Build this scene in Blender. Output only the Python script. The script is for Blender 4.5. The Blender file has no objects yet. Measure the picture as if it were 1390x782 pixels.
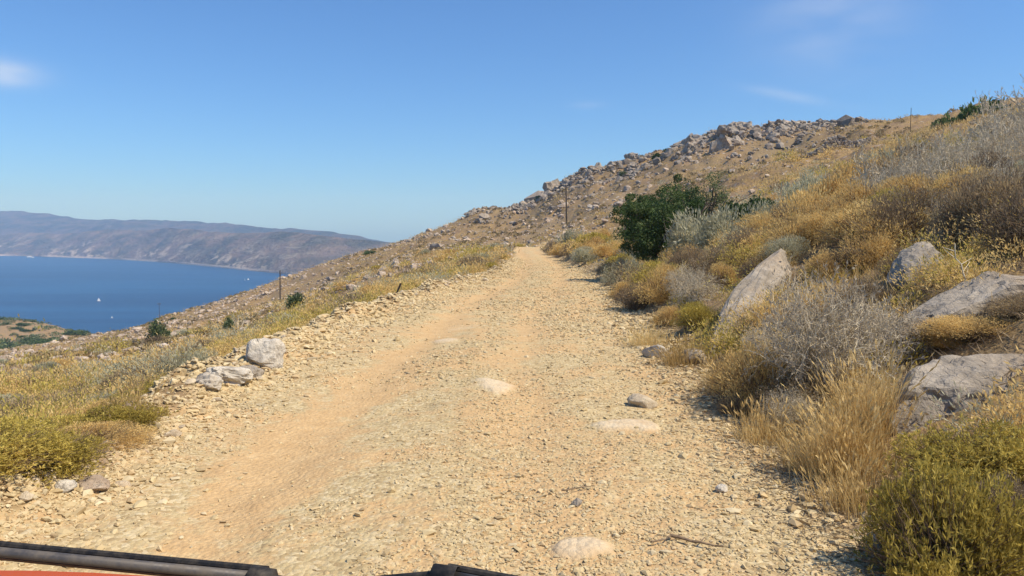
import bpy, math, random
import numpy as np
from mathutils import Vector, Matrix

R = math.radians
rng = np.random.default_rng(7)
random.seed(7)
scene = bpy.context.scene
COL = scene.collection

# ------------------------------------------------------------------ camera, sky, sun, exposure
CAM_H = 1.85
F_PX = 1000.0                     # focal length in pixels of the 1390-wide photograph
PITCH = math.atan(71 / F_PX)      # looking slightly down: the horizon lies above the middle
SEA_Z = -108.0
cam_d = bpy.data.cameras.new('camera')
cam = bpy.data.objects.new('camera', cam_d)
COL.objects.link(cam)
cam.location = (0, 0, CAM_H)
cam.rotation_euler = (R(90) - PITCH, 0, 0)
cam_d.sensor_width = 36
cam_d.lens = 36 * F_PX / 1390
cam_d.clip_start = 0.05
cam_d.clip_end = 60000
scene.camera = cam

SUN_EL, SUN_AZ = 54, 110           # azimuth: clockwise from +Y (the view direction)
world = bpy.data.worlds.new('World')
scene.world = world
world.use_nodes = True
wn, wl = world.node_tree.nodes, world.node_tree.links
wn.clear()
sky = wn.new('ShaderNodeTexSky')
sky.sky_type = 'NISHITA'
sky.sun_disc = False
sky.sun_elevation = R(SUN_EL)
sky.sun_rotation = R(SUN_AZ)
sky.altitude = 100
sky.air_density = 1.0
sky.dust_density = 0.6
sky.ozone_density = 2.2
bg = wn.new('ShaderNodeBackground')
bg.inputs['Strength'].default_value = 0.092
wo = wn.new('ShaderNodeOutputWorld')

# soft wisps at fixed sky directions: cirrus left, painted windscreen reflections upper right
tc = wn.new('ShaderNodeTexCoord')
def wmath(op, a, b=None, clamp=False):
    n = wn.new('ShaderNodeMath'); n.operation = op; n.use_clamp = clamp
    for i, v in enumerate((a, b)):
        if v is None: continue
        if isinstance(v, (int, float)): n.inputs[i].default_value = v
        else: wl.new(v, n.inputs[i])
    return n.outputs[0]
sep = wn.new('ShaderNodeSeparateXYZ'); wl.new(tc.outputs['Generated'], sep.inputs[0])
az = wmath('ARCTAN2', sep.outputs['X'], sep.outputs['Y'])
el = wmath('ARCSINE', sep.outputs['Z'])
nz = wn.new('ShaderNodeTexNoise'); nz.inputs['Scale'].default_value = 9; nz.inputs['Detail'].default_value = 6
mp = wn.new('ShaderNodeMapping'); mp.inputs['Scale'].default_value = (1.0, 1.0, 3.5)
wl.new(tc.outputs['Generated'], mp.inputs[0]); wl.new(mp.outputs[0], nz.inputs['Vector'])
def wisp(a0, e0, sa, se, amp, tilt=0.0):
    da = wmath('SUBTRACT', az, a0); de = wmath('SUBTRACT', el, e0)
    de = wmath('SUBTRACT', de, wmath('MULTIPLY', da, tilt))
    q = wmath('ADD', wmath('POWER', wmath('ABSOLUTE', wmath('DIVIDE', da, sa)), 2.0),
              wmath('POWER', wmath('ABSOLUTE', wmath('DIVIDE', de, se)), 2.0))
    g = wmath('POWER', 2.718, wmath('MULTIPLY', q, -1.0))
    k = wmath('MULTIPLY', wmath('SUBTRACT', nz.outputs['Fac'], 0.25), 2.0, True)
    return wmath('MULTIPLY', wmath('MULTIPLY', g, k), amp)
w1 = wisp(-0.60, 0.178, 0.035, 0.012, 0.9)
refl2 = wisp(0.40, 0.262, 0.085, 0.060, 0.26)  # windscreen reflection painted into the sky colour, like the two below
refl3 = wisp(0.36, 0.172, 0.050, 0.006, 0.30, -0.25)
refl4 = wisp(0.44, 0.325, 0.055, 0.022, 0.36, -0.35)
w5 = wisp(0.10, 0.172, 0.022, 0.005, 0.12)
wsum = wmath('ADD', wmath('ADD', wmath('ADD', w1, refl2), wmath('ADD', refl3, refl4)), w5)
tint = wn.new('ShaderNodeMix'); tint.data_type = 'RGBA'; tint.blend_type = 'MULTIPLY'
tint.inputs['Factor'].default_value = 1.0
wl.new(sky.outputs[0], tint.inputs['A']); tint.inputs['B'].default_value = (.56, .91, 1.33, 1)
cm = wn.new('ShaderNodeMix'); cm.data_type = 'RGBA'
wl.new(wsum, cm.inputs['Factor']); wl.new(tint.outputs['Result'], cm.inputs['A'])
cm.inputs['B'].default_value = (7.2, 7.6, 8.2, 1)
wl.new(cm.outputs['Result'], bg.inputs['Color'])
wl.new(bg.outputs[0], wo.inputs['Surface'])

sun_d = bpy.data.lights.new('sun', 'SUN')
sun_d.energy = 4.4
sun_d.angle = R(0.53)
sun_d.color = (1.0, 0.90, 0.74)
sun = bpy.data.objects.new('sun', sun_d)
COL.objects.link(sun)
sdir = Vector((math.sin(R(SUN_AZ)) * math.cos(R(SUN_EL)), math.cos(R(SUN_AZ)) * math.cos(R(SUN_EL)), math.sin(R(SUN_EL))))
sun.rotation_euler = sdir.to_track_quat('Z', 'Y').to_euler()
sun.location = (30, 5, 40)

scene.view_settings.view_transform = 'Standard'
scene.view_settings.look = 'None'
scene.view_settings.exposure = 0.35
scene.view_settings.gamma = 1.0
scene.render.engine = 'CYCLES'
scene.cycles.use_denoising = True
scene.cycles.max_bounces = 5
scene.cycles.diffuse_bounces = 3
scene.cycles.transparent_max_bounces = 6
scene.cycles.volume_bounces = 1

# ------------------------------------------------------------------ numpy helpers
def hash3(ix, iy, iz):
    h = (ix * 374761393 + iy * 668265263 + iz * 2147483647 * 3 + 1013904223) & 0xFFFFFFFF
    h = ((h ^ (h >> 13)) * 1274126177) & 0xFFFFFFFF
    h = ((h ^ (h >> 16)) * 2246822519) & 0xFFFFFFFF
    return ((h ^ (h >> 15)) & 0xFFFFFF) / float(0xFFFFFF)

def vnoise(x, y, z=None):
    x = np.asarray(x, float); y = np.asarray(y, float)
    z = np.zeros_like(x) if z is None else np.asarray(z, float)
    ix, iy, iz = np.floor(x).astype(np.int64), np.floor(y).astype(np.int64), np.floor(z).astype(np.int64)
    fx, fy, fz = x - ix, y - iy, z - iz
    fx, fy, fz = [t * t * t * (t * (t * 6 - 15) + 10) for t in (fx, fy, fz)]
    out = 0
    for dx in (0, 1):
        wx = fx if dx else 1 - fx
        for dy in (0, 1):
            wy = fy if dy else 1 - fy
            for dz in (0, 1):
                wz = fz if dz else 1 - fz
                out = out + wx * wy * wz * hash3(ix + dx, iy + dy, iz + dz)
    return out * 2 - 1

def vnoise2(x, y):
    x = np.asarray(x, float); y = np.asarray(y, float)
    ix, iy = np.floor(x).astype(np.int64), np.floor(y).astype(np.int64)
    fx, fy = x - ix, y - iy
    fx, fy = [t * t * t * (t * (t * 6 - 15) + 10) for t in (fx, fy)]
    z = np.zeros_like(ix)
    a = hash3(ix, iy, z); b = hash3(ix + 1, iy, z); c = hash3(ix, iy + 1, z); d = hash3(ix + 1, iy + 1, z)
    return ((a * (1 - fx) + b * fx) * (1 - fy) + (c * (1 - fx) + d * fx) * fy) * 2 - 1

def fbm2(x, y, octs=4, gain=0.5):
    s, a = 0, 1.0
    for i in range(octs):
        s = s + a * vnoise2(x * 2 ** i + 17.3 * i, y * 2 ** i - 9.1 * i)
        a *= gain
    return s

def fbm3(p, octs=4, gain=0.5):
    s, a = 0, 1.0
    for i in range(octs):
        q = p * 2 ** i + 13.7 * i
        s = s + a * vnoise(q[..., 0], q[..., 1], q[..., 2])
        a *= gain
    return s

def sstep(a, b, x):
    t = np.clip((x - a) / (b - a), 0, 1)
    return t * t * (3 - 2 * t)

def make_mesh(name, verts, face_arrays, smooth=False):
    me = bpy.data.meshes.new(name)
    verts = np.asarray(verts, np.float32).reshape(-1, 3)
    me.vertices.add(len(verts)); me.vertices.foreach_set('co', verts.ravel())
    loops = np.concatenate([np.asarray(f, np.int32).ravel() for f in face_arrays])
    starts, pos = [], 0
    for f in face_arrays:
        n, k = f.shape
        starts.append(pos + np.arange(n, dtype=np.int32) * k); pos += n * k
    starts = np.concatenate(starts).astype(np.int32)
    me.loops.add(len(loops)); me.loops.foreach_set('vertex_index', loops)
    me.polygons.add(len(starts)); me.polygons.foreach_set('loop_start', starts)
    me.polygons.foreach_set('use_smooth', np.full(len(starts), smooth, bool))
    me.update(calc_edges=True)
    return me

def unit(v):
    return v / np.maximum(np.linalg.norm(v, axis=-1, keepdims=True), 1e-9)

def rand_dirs(n, g=None):
    g = g or rng
    return unit(g.normal(size=(n, 3)))

class Geo:
    """collects strips, tubes and solids; build() turns them into ONE mesh"""
    def __init__(self): self.v, self.f, self.n = [], {}, 0
    def add(self, verts, faces):
        verts = np.asarray(verts, float).reshape(-1, 3)
        for f in (faces if isinstance(faces, list) else [faces]):
            f = np.asarray(f, np.int64)
            self.f.setdefault(f.shape[1], []).append(f + self.n)
        self.v.append(verts); self.n += len(verts)
    def leaves(self, p, d, length, width, g=None):
        """diamond leaves: base p, direction d"""
        n = len(p); d = unit(d)
        s = unit(np.cross(d, rand_dirs(n, g)))
        l = np.broadcast_to(np.asarray(length, float).reshape(-1, 1), (n, 1)); w = np.broadcast_to(np.asarray(width, float).reshape(-1, 1), (n, 1))
        mid = p + d * l * 0.45
        V = np.stack([p, mid + s * w * .5, p + d * l, mid - s * w * .5], 1)
        self.add(V, np.arange(n * 4).reshape(n, 4))
    def blades(self, p, d, length, width, bend, g=None):
        """curved grass blades of two faces, drooping towards a random side"""
        n = len(p); d = unit(d)
        s = unit(np.cross(d, rand_dirs(n, g)))
        b = unit(np.cross(s, d)); b[:, 2] = -np.abs(b[:, 2])
        l = np.broadcast_to(np.asarray(length, float).reshape(-1, 1), (n, 1)); w = np.broadcast_to(np.asarray(width, float).reshape(-1, 1), (n, 1))
        k = np.broadcast_to(np.asarray(bend, float).reshape(-1, 1), (n, 1))
        m = p + d * l * .55 + b * l * k * .3
        t = p + d * l + b * l * k
        V = np.stack([p - s * w * .5, p + s * w * .5, m + s * w * .35, m - s * w * .35, t], 1)
        i = np.arange(n)[:, None] * 5
        self.add(V, [i + np.array([[0, 1, 2, 3]]), i + np.array([[3, 2, 4]])])
        return m, t
    def tubes(self, a, b, ra, rb, k=3):
        a, b = np.asarray(a, float).reshape(-1, 3), np.asarray(b, float).reshape(-1, 3)
        n = len(a); d = unit(b - a)
        ref = np.where(np.abs(d[:, 2:3]) > .9, np.array([[1., 0, 0]]), np.array([[0, 0, 1.]]))
        s = unit(np.cross(d, ref)); t = np.cross(d, s)
        ra = np.broadcast_to(np.asarray(ra, float).reshape(-1, 1, 1), (n, 1, 1)); rb = np.broadcast_to(np.asarray(rb, float).reshape(-1, 1, 1), (n, 1, 1))
        ang = np.arange(k) * 2 * np.pi / k
        c = np.cos(ang)[None, :, None] * s[:, None] + np.sin(ang)[None, :, None] * t[:, None]
        V = np.concatenate([a[:, None] + c * ra, b[:, None] + c * rb], 1)
        q = np.array([[j, (j + 1) % k, k + (j + 1) % k, k + j] for j in range(k)])
        i = np.arange(n)[:, None, None] * 2 * k
        self.add(V, (i + q[None]).reshape(-1, 4))
        cap = np.array([list(range(k, 2 * k))])
        self.f.setdefault(k, []).append((np.arange(n)[:, None] * 2 * k + cap + self.n - n * 2 * k))
    def box(self, c, size, rot=None):
        s = np.array(size) / 2
        V = np.array([[x, y, z] for x in (-1, 1) for y in (-1, 1) for z in (-1, 1)]) * s
        if rot is not None: V = V @ np.array(rot).T
        self.add(V + np.array(c), np.array([[0, 1, 3, 2], [4, 6, 7, 5], [0, 4, 5, 1], [2, 3, 7, 6], [0, 2, 6, 4], [1, 5, 7, 3]]))
    def build(self, name, smooth=False):
        return make_mesh(name, np.concatenate(self.v), [np.concatenate(f) for f in self.f.values()], smooth)

# ------------------------------------------------------------------ materials
class NT:
    def __init__(self, name):
        self.m = bpy.data.materials.new(name); self.m.use_nodes = True
        self.t = self.m.node_tree; self.t.nodes.clear()
        self.out = self.n('ShaderNodeOutputMaterial')
    def n(self, typ, **kw):
        nd = self.t.nodes.new(typ)
        for k, v in kw.items():
            setattr(nd, k, v)
        return nd
    def l(self, a, b): self.t.links.new(a, b)
    def noise(self, scale, detail=4, rough=.55, vec=None, dist=0):
        nd = self.n('ShaderNodeTexNoise'); nd.inputs['Scale'].default_value = scale
        nd.inputs['Detail'].default_value = detail; nd.inputs['Roughness'].default_value = rough
        nd.inputs['Distortion'].default_value = dist
        if vec is not None: self.l(vec, nd.inputs['Vector'])
        return nd.outputs['Fac']
    def ramp(self, fac, *stops):
        nd = self.n('ShaderNodeValToRGB'); cr = nd.color_ramp
        while len(cr.elements) < len(stops): cr.elements.new(.5)
        for e, (p, c) in zip(cr.elements, stops):
            e.position = p; e.color = (c, c, c, 1) if isinstance(c, (int, float)) else (*c, 1)
        self.l(fac, nd.inputs['Fac'])
        return nd.outputs['Color']
    def mix(self, fac, a, b, blend='MIX'):
        nd = self.n('ShaderNodeMix', data_type='RGBA', blend_type=blend)
        for s, v in ((nd.inputs['Factor'], fac), (nd.inputs['A'], a), (nd.inputs['B'], b)):
            if isinstance(v, (int, float)): s.default_value = v
            elif isinstance(v, tuple): s.default_value = (*v, 1)
            else: self.l(v, s)
        return nd.outputs['Result']
    def math(self, op, a, b=None, clamp=False):
        nd = self.n('ShaderNodeMath', operation=op, use_clamp=clamp)
        for i, v in enumerate((a, b)):
            if v is None: continue
            if isinstance(v, (int, float)): nd.inputs[i].default_value = v
            else: self.l(v, nd.inputs[i])
        return nd.outputs[0]
    def bump(self, h, strength=.5, dist=.02, prev=None):
        nd = self.n('ShaderNodeBump'); nd.inputs['Strength'].default_value = strength; nd.inputs['Distance'].default_value = dist
        self.l(h, nd.inputs['Height'])
        if prev is not None: self.l(prev, nd.inputs['Normal'])
        return nd.outputs['Normal']
    def bsdf(self, color, rough=.8, normal=None, spec=.3, metal=0):
        b = self.n('ShaderNodeBsdfPrincipled')
        for s, v in ((b.inputs['Base Color'], color), (b.inputs['Roughness'], rough)):
            if isinstance(v, tuple): s.default_value = (*v, 1)
            elif isinstance(v, (int, float)): s.default_value = v
            else: self.l(v, s)
        b.inputs['Specular IOR Level'].default_value = spec; b.inputs['Metallic'].default_value = metal
        if normal is not None: self.l(normal, b.inputs['Normal'])
        self.l(b.outputs[0], self.out.inputs['Surface'])
        return b

def foliage_mat(name, stops, trans=.3, patch=1.2, rough=.75):
    m = NT(name)
    geo = m.n('ShaderNodeNewGeometry')
    info = m.n('ShaderNodeObjectInfo')
    tcn = m.n('ShaderNodeTexCoord')
    pn = m.math('ADD', m.math('MULTIPLY', m.math('SUBTRACT', m.noise(patch * 2, 4, .6, geo.outputs['Position']), .5), 2.4), .5)
    fac = m.math('ADD', m.math('MULTIPLY', geo.outputs['Random Per Island'], .45), m.math('MULTIPLY', pn, .55))
    fac = m.math('ADD', fac, m.math('MULTIPLY', m.math('SUBTRACT', info.outputs['Random'], .5), .3), True)
    col = m.ramp(fac, *stops)
    b = m.bsdf(col, rough, None, .2)
    tr = m.n('ShaderNodeBsdfTranslucent'); m.l(col, tr.inputs['Color'])
    mx = m.n('ShaderNodeMixShader'); mx.inputs['Fac'].default_value = trans
    m.l(b.outputs[0], mx.inputs[1]); m.l(tr.outputs[0], mx.inputs[2]); m.l(mx.outputs[0], m.out.inputs['Surface'])
    return m.m

FM = {
    'spurge': foliage_mat('spurge_foliage', [(.15, (.30, .235, .055)), (.45, (.52, .41, .09)), (.7, (.66, .53, .14)), (.95, (.60, .40, .13))], .4),
    'burnet': foliage_mat('burnet_foliage', [(.12, (.42, .275, .11)), (.42, (.68, .465, .175)), (.7, (.83, .61, .25)), (.95, (.68, .54, .23))], .4),
    'sage': foliage_mat('sage_foliage', [(.15, (.30, .285, .18)), (.45, (.46, .44, .29)), (.75, (.58, .55, .38)), (.95, (.57, .48, .28))], .35),
    'heath': foliage_mat('heath_foliage', [(.15, (.15, .11, .075)), (.45, (.28, .21, .13)), (.75, (.45, .345, .20)), (.95, (.62, .44, .19))], .35),
    'thorn': foliage_mat('thorn_foliage', [(.15, (.36, .30, .22)), (.5, (.48, .41, .30)), (.8, (.56, .49, .33)), (.95, (.58, .50, .27))], .3),
    'lentisk': foliage_mat('lentisk_foliage', [(.12, (.03, .058, .02)), (.45, (.065, .11, .035)), (.75, (.13, .18, .06)), (.95, (.22, .22, .10))], .3),
    'olive': foliage_mat('olive_foliage', [(.2, (.09, .12, .05)), (.5, (.16, .20, .09)), (.8, (.24, .27, .13)), (.95, (.32, .32, .16))], .3),
    'grass': foliage_mat('dry_grass', [(.15, (.40, .27, .10)), (.4, (.62, .44, .18)), (.7, (.80, .61, .29)), (.95, (.64, .52, .22))], .4, .35),
}
def twig_mat(name, a, b):
    m = NT(name); geo = m.n('ShaderNodeNewGeometry')
    m.bsdf(m.mix(geo.outputs['Random Per Island'], a, b), .85, None, .2)
    return m.m
TW = {'grey': twig_mat('grey_twigs', (.44, .37, .26), (.78, .68, .49)), 'brown': twig_mat('brown_twigs', (.10, .07, .045), (.24, .17, .11)),
      'bark': twig_mat('bark', (.07, .055, .04), (.15, .12, .09))}

def rock_mat(name, lo, mid, hi, stain, scale=1.0):
    m = NT(name); tcn = m.n('ShaderNodeTexCoord'); info = m.n('ShaderNodeObjectInfo'); geo = m.n('ShaderNodeNewGeometry')
    vec = geo.outputs['Position']
    n1 = m.noise(2.2 * scale, 8, .65, vec, .3); n2 = m.noise(9 * scale, 6, .7, vec); n3 = m.noise(.9 * scale, 3, .5, vec)
    c = m.ramp(n1, (.36, lo), (.5, mid), (.66, hi))
    c = m.mix(m.ramp(n2, (.35, .0), (.75, .55)), c, hi)
    c = m.mix(m.math('MULTIPLY', m.ramp(n3, (.52, 0.), (.68, 1.)), .65), c, stain)
    vo = m.n('ShaderNodeTexVoronoi', feature='DISTANCE_TO_EDGE'); vo.inputs['Scale'].default_value = 2.4 * scale
    wv = m.n('ShaderNodeVectorMath', operation='ADD'); m.l(vec, wv.inputs[0])
    nn = m.n('ShaderNodeTexNoise'); nn.inputs['Scale'].default_value = 3 * scale; nn.inputs['Detail'].default_value = 5; m.l(vec, nn.inputs['Vector'])
    m.l(nn.outputs['Color'], wv.inputs[1]); m.l(wv.outputs[0], vo.inputs['Vector'])
    crack = m.ramp(vo.outputs['Distance'], (0., 0.), (.05, 1.))
    c = m.mix(m.math('MULTIPLY', m.math('MULTIPLY', m.math('SUBTRACT', 1.0, crack), m.ramp(n1, (.45, 0.), (.6, 1.))), .3), c, (.09, .075, .06))
    li = m.noise(5.5 * scale, 7, .75, vec, .8)
    c = m.mix(m.math('MULTIPLY', m.ramp(li, (.56, 0.), (.63, 1.)), .6), c, (.11, .10, .09))
    c = m.mix(m.math('MULTIPLY', m.ramp(m.noise(3.1 * scale, 7, .7, vec, .5), (.60, 0.), (.67, 1.)), .55), c, hi)
    var = m.ramp(geo.outputs['Random Per Island'], (0., .72), (1., 1.15))
    c = m.mix(1.0, c, var, 'MULTIPLY')
    h = m.math('ADD', m.math('ADD', m.math('MULTIPLY', n1, .6), m.math('MULTIPLY', n2, .35)), m.math('MULTIPLY', crack, .05))
    m.bsdf(c, .88, m.bump(h, 1.0, .10 / scale), .25)
    return m.m
ROCK = rock_mat('limestone', (.15, .125, .095), (.27, .23, .18), (.41, .355, .28), (.32, .235, .15))
ROCK_FAR = rock_mat('weathered_limestone', (.17, .14, .115), (.30, .25, .20), (.46, .40, .33), (.33, .22, .14), .6)
RUBBLE = rock_mat('sunbleached_rubble', (.27, .20, .145), (.44, .345, .26), (.60, .51, .41), (.42, .28, .17), .6)
ROCK_CREST = rock_mat('crag_limestone', (.14, .115, .09), (.28, .235, .185), (.43, .37, .295), (.34, .235, .145), .8)
ROCK_BANK = rock_mat('bank_stone', (.34, .27, .18), (.46, .37, .25), (.58, .49, .35), (.42, .29, .17), 3)
ROCK_BROWN = rock_mat('brown_rock', (.20, .14, .10), (.33, .245, .17), (.46, .37, .27), (.34, .21, .12), 3)
BEDROCK = rock_mat('worn_bedrock', (.46, .32, .17), (.56, .41, .23), (.64, .50, .32), (.54, .36, .18), 2)
ROCK_RED = rock_mat('iron_stained_rock', (.34, .20, .12), (.46, .27, .16), (.56, .40, .29), (.45, .22, .11), 2)
ROCK_PALE = rock_mat('pale_limestone', (.22, .19, .155), (.46, .41, .33), (.60, .54, .44), (.34, .25, .16), 1.8)

def gravel_mat():
    m = NT('crushed_stone'); geo = m.n('ShaderNodeNewGeometry')
    c = m.ramp(geo.outputs['Random Per Island'], (0., (.29, .215, .115)), (.2, (.48, .385, .21)), (.5, (.575, .48, .275)), (.75, (.53, .385, .20)), (.9, (.66, .57, .36)), (1., (.38, .325, .21)))
    n = m.noise(60, 3, .6, geo.outputs['Position'])
    c = m.mix(m.math('MULTIPLY', n, .5), c, (.50, .34, .18))
    m.bsdf(c, .9, None, .2)
    return m.m
GRAVEL = gravel_mat()

def ground_mat():
    m = NT('hillside_ground'); geo = m.n('ShaderNodeNewGeometry'); P = geo.outputs['Position']
    at = m.n('ShaderNodeAttribute', attribute_name='road'); road = at.outputs['Fac']
    au = m.n('ShaderNodeAttribute', attribute_name='track'); track = au.outputs['Fac']
    # hillside: straw, bare soil, grey scree
    n1 = m.noise(.08, 6, .6, P); n2 = m.noise(.6, 6, .65, P); n3 = m.noise(4.0, 5, .65, P); n4 = m.noise(22, 4, .7, P)
    straw = m.ramp(n3, (.25, (.20, .13, .06)), (.5, (.32, .215, .10)), (.75, (.45, .31, .14)))
    soil = m.ramp(n3, (.3, (.17, .115, .07)), (.6, (.30, .205, .125)), (.8, (.42, .31, .21)))
    c = m.mix(m.ramp(n2, (.40, 0.), (.62, 1.)), straw, soil)
    c = m.mix(m.math('MULTIPLY', m.ramp(n1, (.45, 0.), (.62, 1.)), .5), c, (.23, .185, .115))
    vo = m.n('ShaderNodeTexVoronoi'); vo.inputs['Scale'].default_value = .9; m.l(P, vo.inputs['Vector'])
    scree = m.math('MULTIPLY', m.ramp(vo.outputs['Distance'], (.18, 1.), (.32, 0.)), m.ramp(n2, (.48, 0.), (.6, 1.)))
    c = m.mix(m.math('MULTIPLY', scree, .8), c, m.ramp(n4, (.3, (.34, .30, .25)), (.7, (.55, .49, .42))))
    # road: orange dirt with pale crushed stone
    r1 = m.noise(.75, 5, .62, P, .6); r2 = m.noise(7, 5, .7, P); r3 = m.noise(38, 4, .75, P); r4 = m.noise(120, 2, .7, P)
    dirt = m.ramp(r2, (.25, (.49, .315, .15)), (.55, (.60, .41, .205)), (.8, (.655, .485, .27)))
    vg = m.n('ShaderNodeTexVoronoi'); vg.inputs['Scale'].default_value = 26; m.l(P, vg.inputs['Vector'])
    sx = m.n('ShaderNodeSeparateColor'); m.l(vg.outputs['Color'], sx.inputs[0])
    stone = m.ramp(sx.outputs[0], (0., (.35, .26, .135)), (.4, (.51, .405, .215)), (.75, (.595, .48, .27)), (1., (.65, .545, .34)))
    gm = m.math('ADD', m.math('SUBTRACT', r1, track), m.math('MULTIPLY', m.math('SUBTRACT', r2, .5), .5))
    gm = m.ramp(gm, (.40, .0), (.53, .92))
    rc = m.mix(gm, dirt, stone)
    rc = m.mix(m.math('MULTIPLY', m.ramp(r3, (.42, 1.), (.55, 0.)), .35), rc, (.36, .25, .14))
    pale = m.ramp(m.noise(.45, 3, .5, P), (.66, 0.), (.72, .7))
    rc = m.mix(pale, rc, (.64, .50, .31))
    ab = m.n('ShaderNodeAttribute', attribute_name='bedrock')
    rc = m.mix(m.math('MULTIPLY', ab.outputs['Fac'], .85), rc, m.ramp(r2, (.3, (.56, .42, .26)), (.6, (.66, .54, .37)), (.8, (.72, .61, .45))))
    edge = m.math('ADD', road, m.math('MULTIPLY', m.math('SUBTRACT', n3, .5), .7))
    em = m.ramp(edge, (.38, 0.), (.62, 1.))
    c = m.mix(em, c, rc)
    hgt = m.math('ADD', m.math('MULTIPLY', n4, .5), m.math('ADD', m.math('MULTIPLY', r3, .35), m.math('MULTIPLY', vg.outputs['Distance'], -.5)))
    nb = m.bump(hgt, .8, .025)
    m.bsdf(c, .95, nb, .1)
    return m.m
GROUND = ground_mat()

# ------------------------------------------------------------------ terrain
def unproject(px, py, d):
    """point on the line of sight of a photo pixel, d metres ahead"""
    cx, cy = (px - 695) / F_PX, (391 - py) / F_PX
    ca, sa = math.cos(PITCH), math.sin(PITCH)
    v = np.array([cx, ca + cy * sa, -sa + cy * ca])
    v = v / v[1] * d
    return v[0], v[1], v[2] + CAM_H

def to_px(x, y, z):
    ca, sa = math.cos(PITCH), math.sin(PITCH)
    f = y * ca - (z - CAM_H) * sa; u = y * sa + (z - CAM_H) * ca
    return 695 + F_PX * x / f, 391 - F_PX * u / f

EDGE_Y = np.array([-60, 0, 4.9, 6.2, 8.8, 12.3, 17.6, 22, 25.7, 31, 38, 46, 60, 74, 95, 108, 118, 130, 150])
EDGE_L = np.array([-3.3, -3.3, -3.35, -3.4, -3.7, -3.75, -3.4, -2.9, -2.3, -1.3, -.6, -.1, .3, .2, .1, .3, 1.2, 5, 16])
EDGE_R = np.array([2.0, 2.0, 2.05, 2.1, 2.25, 2.4, 2.7, 3.0, 3.2, 3.4, 3.5, 3.6, 3.7, 3.5, 3.6, 4.3, 6, 10, 22])
def road_l(y): return np.interp(y, EDGE_Y, EDGE_L)
def road_r(y): return np.interp(y, EDGE_Y, EDGE_R)

CP = []
for q in [
    # left slope
    (0, 548, 20), (0, 508, 40), (0, 492, 90), (0, 485, 170), (0, 479, 300), (0, 462, 400), (0, 441, 480), (70, 445, 480), (130, 459, 440),
    (70, 468, 340), (100, 485, 150), (60, 500, 60), (130, 463, 250), (200, 441, 235), (300, 411, 260), (380, 386, 280), (450, 362, 290), (500, 347, 290), (540, 334, 280), (600, 319, 262),
    (640, 296, 245), (660, 282, 240), (690, 283, 240), (740, 272, 235), (765, 248, 228), (782, 241, 222), (850, 226, 212), (900, 211, 200),
    (940, 191, 190), (985, 178, 185), (1050, 176, 180), (1090, 171, 176), (1160, 172, 168), (1200, 166, 160), (1260, 163, 140), (1390, 148, 105),
    (378, 415, 186), (560, 388, 45), (500, 406, 60), (450, 424, 50), (300, 472, 40), (200, 500, 35), (100, 538, 20), (600, 350, 110),
    (540, 362, 150), (450, 396, 150), (640, 328, 170), (700, 316, 180), (715, 300, 205), (300, 440, 110), (200, 470, 110), (640, 372, 45), (620, 360, 75), (660, 340, 110),
    # right slope
    (900, 257, 140), (800, 292, 150), (768, 314, 150), (850, 240, 185), (1000, 242, 110), (1100, 231, 100), (1200, 203, 110), (1300, 178, 45), (1390, 158, 50),
    (1000, 284, 50), (800, 332, 70), (850, 350, 40), (900, 372, 28), (950, 335, 35), (1080, 262, 60), (1180, 240, 45), (1390, 215, 22), (1300, 262, 22),
    (1200, 300, 20), (1100, 318, 22), (1000, 355, 22), (1390, 360, 9), (1300, 400, 8.6), (1250, 385, 10.6), (1140, 325, 15.5), (1075, 365, 14),
    (975, 478, 11), (1000, 425, 13), (1390, 480, 6.5), (1300, 560, 6.0), (1000, 222, 150), (1100, 200, 150), (760, 340, 90),
]:
    CP.append(unproject(*q))
CP += [(-4.6, y, -.4) for y in (0, 5, 10, 15)] + [(-6.5, y, -1.0) for y in (0, 5, 10)] + [(-10, y, -1.9) for y in (0, 8, 15)] + [(-20, 2, -4.2), (-20, 15, -4.2)]
CP += [(2.7, 4, .12), (2.7, 2, .12), (3.9, 4, .45), (6, 4, 1.3), (10, 6, 2.9), (6, 0, 1.3), (10, 0, 2.9), (3.4, 18, .3), (12, 18, 2.7), (20, 10, 5.5), (3.3, 8, .2), (4.6, 8, .75)]
CP += [(0, y, 0) for y in (1.5, 3, 6, 10, 16, 24, 35, 50, 70, 95, 112)] + [(-1.5, y, 0) for y in (3, 6, 10, 16, 24)] + [(1.5, y, 0) for y in (3, 6, 10, 16, 24, 35)]
CP += [(0, -3, 0), (0, -10, 0), (0, -30, 0), (0, -100, 0), (0, -500, 0), (-10, -6, -2), (-30, -20, -7), (-100, -100, -26), (-100, 0, -24), (-300, 0, -60), (-350, -350, -90),
       (10, -6, 2.6), (30, -20, 8), (30, 5, 8), (100, -100, 24), (100, 20, 24), (300, 100, 45), (300, -300, 40), (6, -4, 1.3)]
# beyond the skyline the hill falls away to the sea
for th, r, z in [(-40, 640, -113), (-35, 650, -113), (-30, 640, -100), (-25, 620, -95), (-18, 600, -75), (-10, 600, -50), (0, 560, -25), (8, 560, -15), (16, 540, -5), (25, 500, 0), (35, 480, 5), (60, 500, 20),
                 (-40, 1300, -170), (-25, 1300, -170), (-10, 1300, -170), (5, 1300, -170), (20, 1300, -150), (40, 1300, -130), (-90, 1300, -170), (90, 1300, -60), (180, 1300, -120), (-135, 1300, -170), (135, 1300, -60),
                 (-27, 330, -44), (-20, 360, -38), (-12, 380, -22), (-5, 340, -6), (3, 320, 8), (10, 300, 20), (20, 270, 24), (30, 220, 25)]:
    CP.append((r * math.sin(R(th)), r * math.cos(R(th)), z))
CP = np.array(CP)

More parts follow.
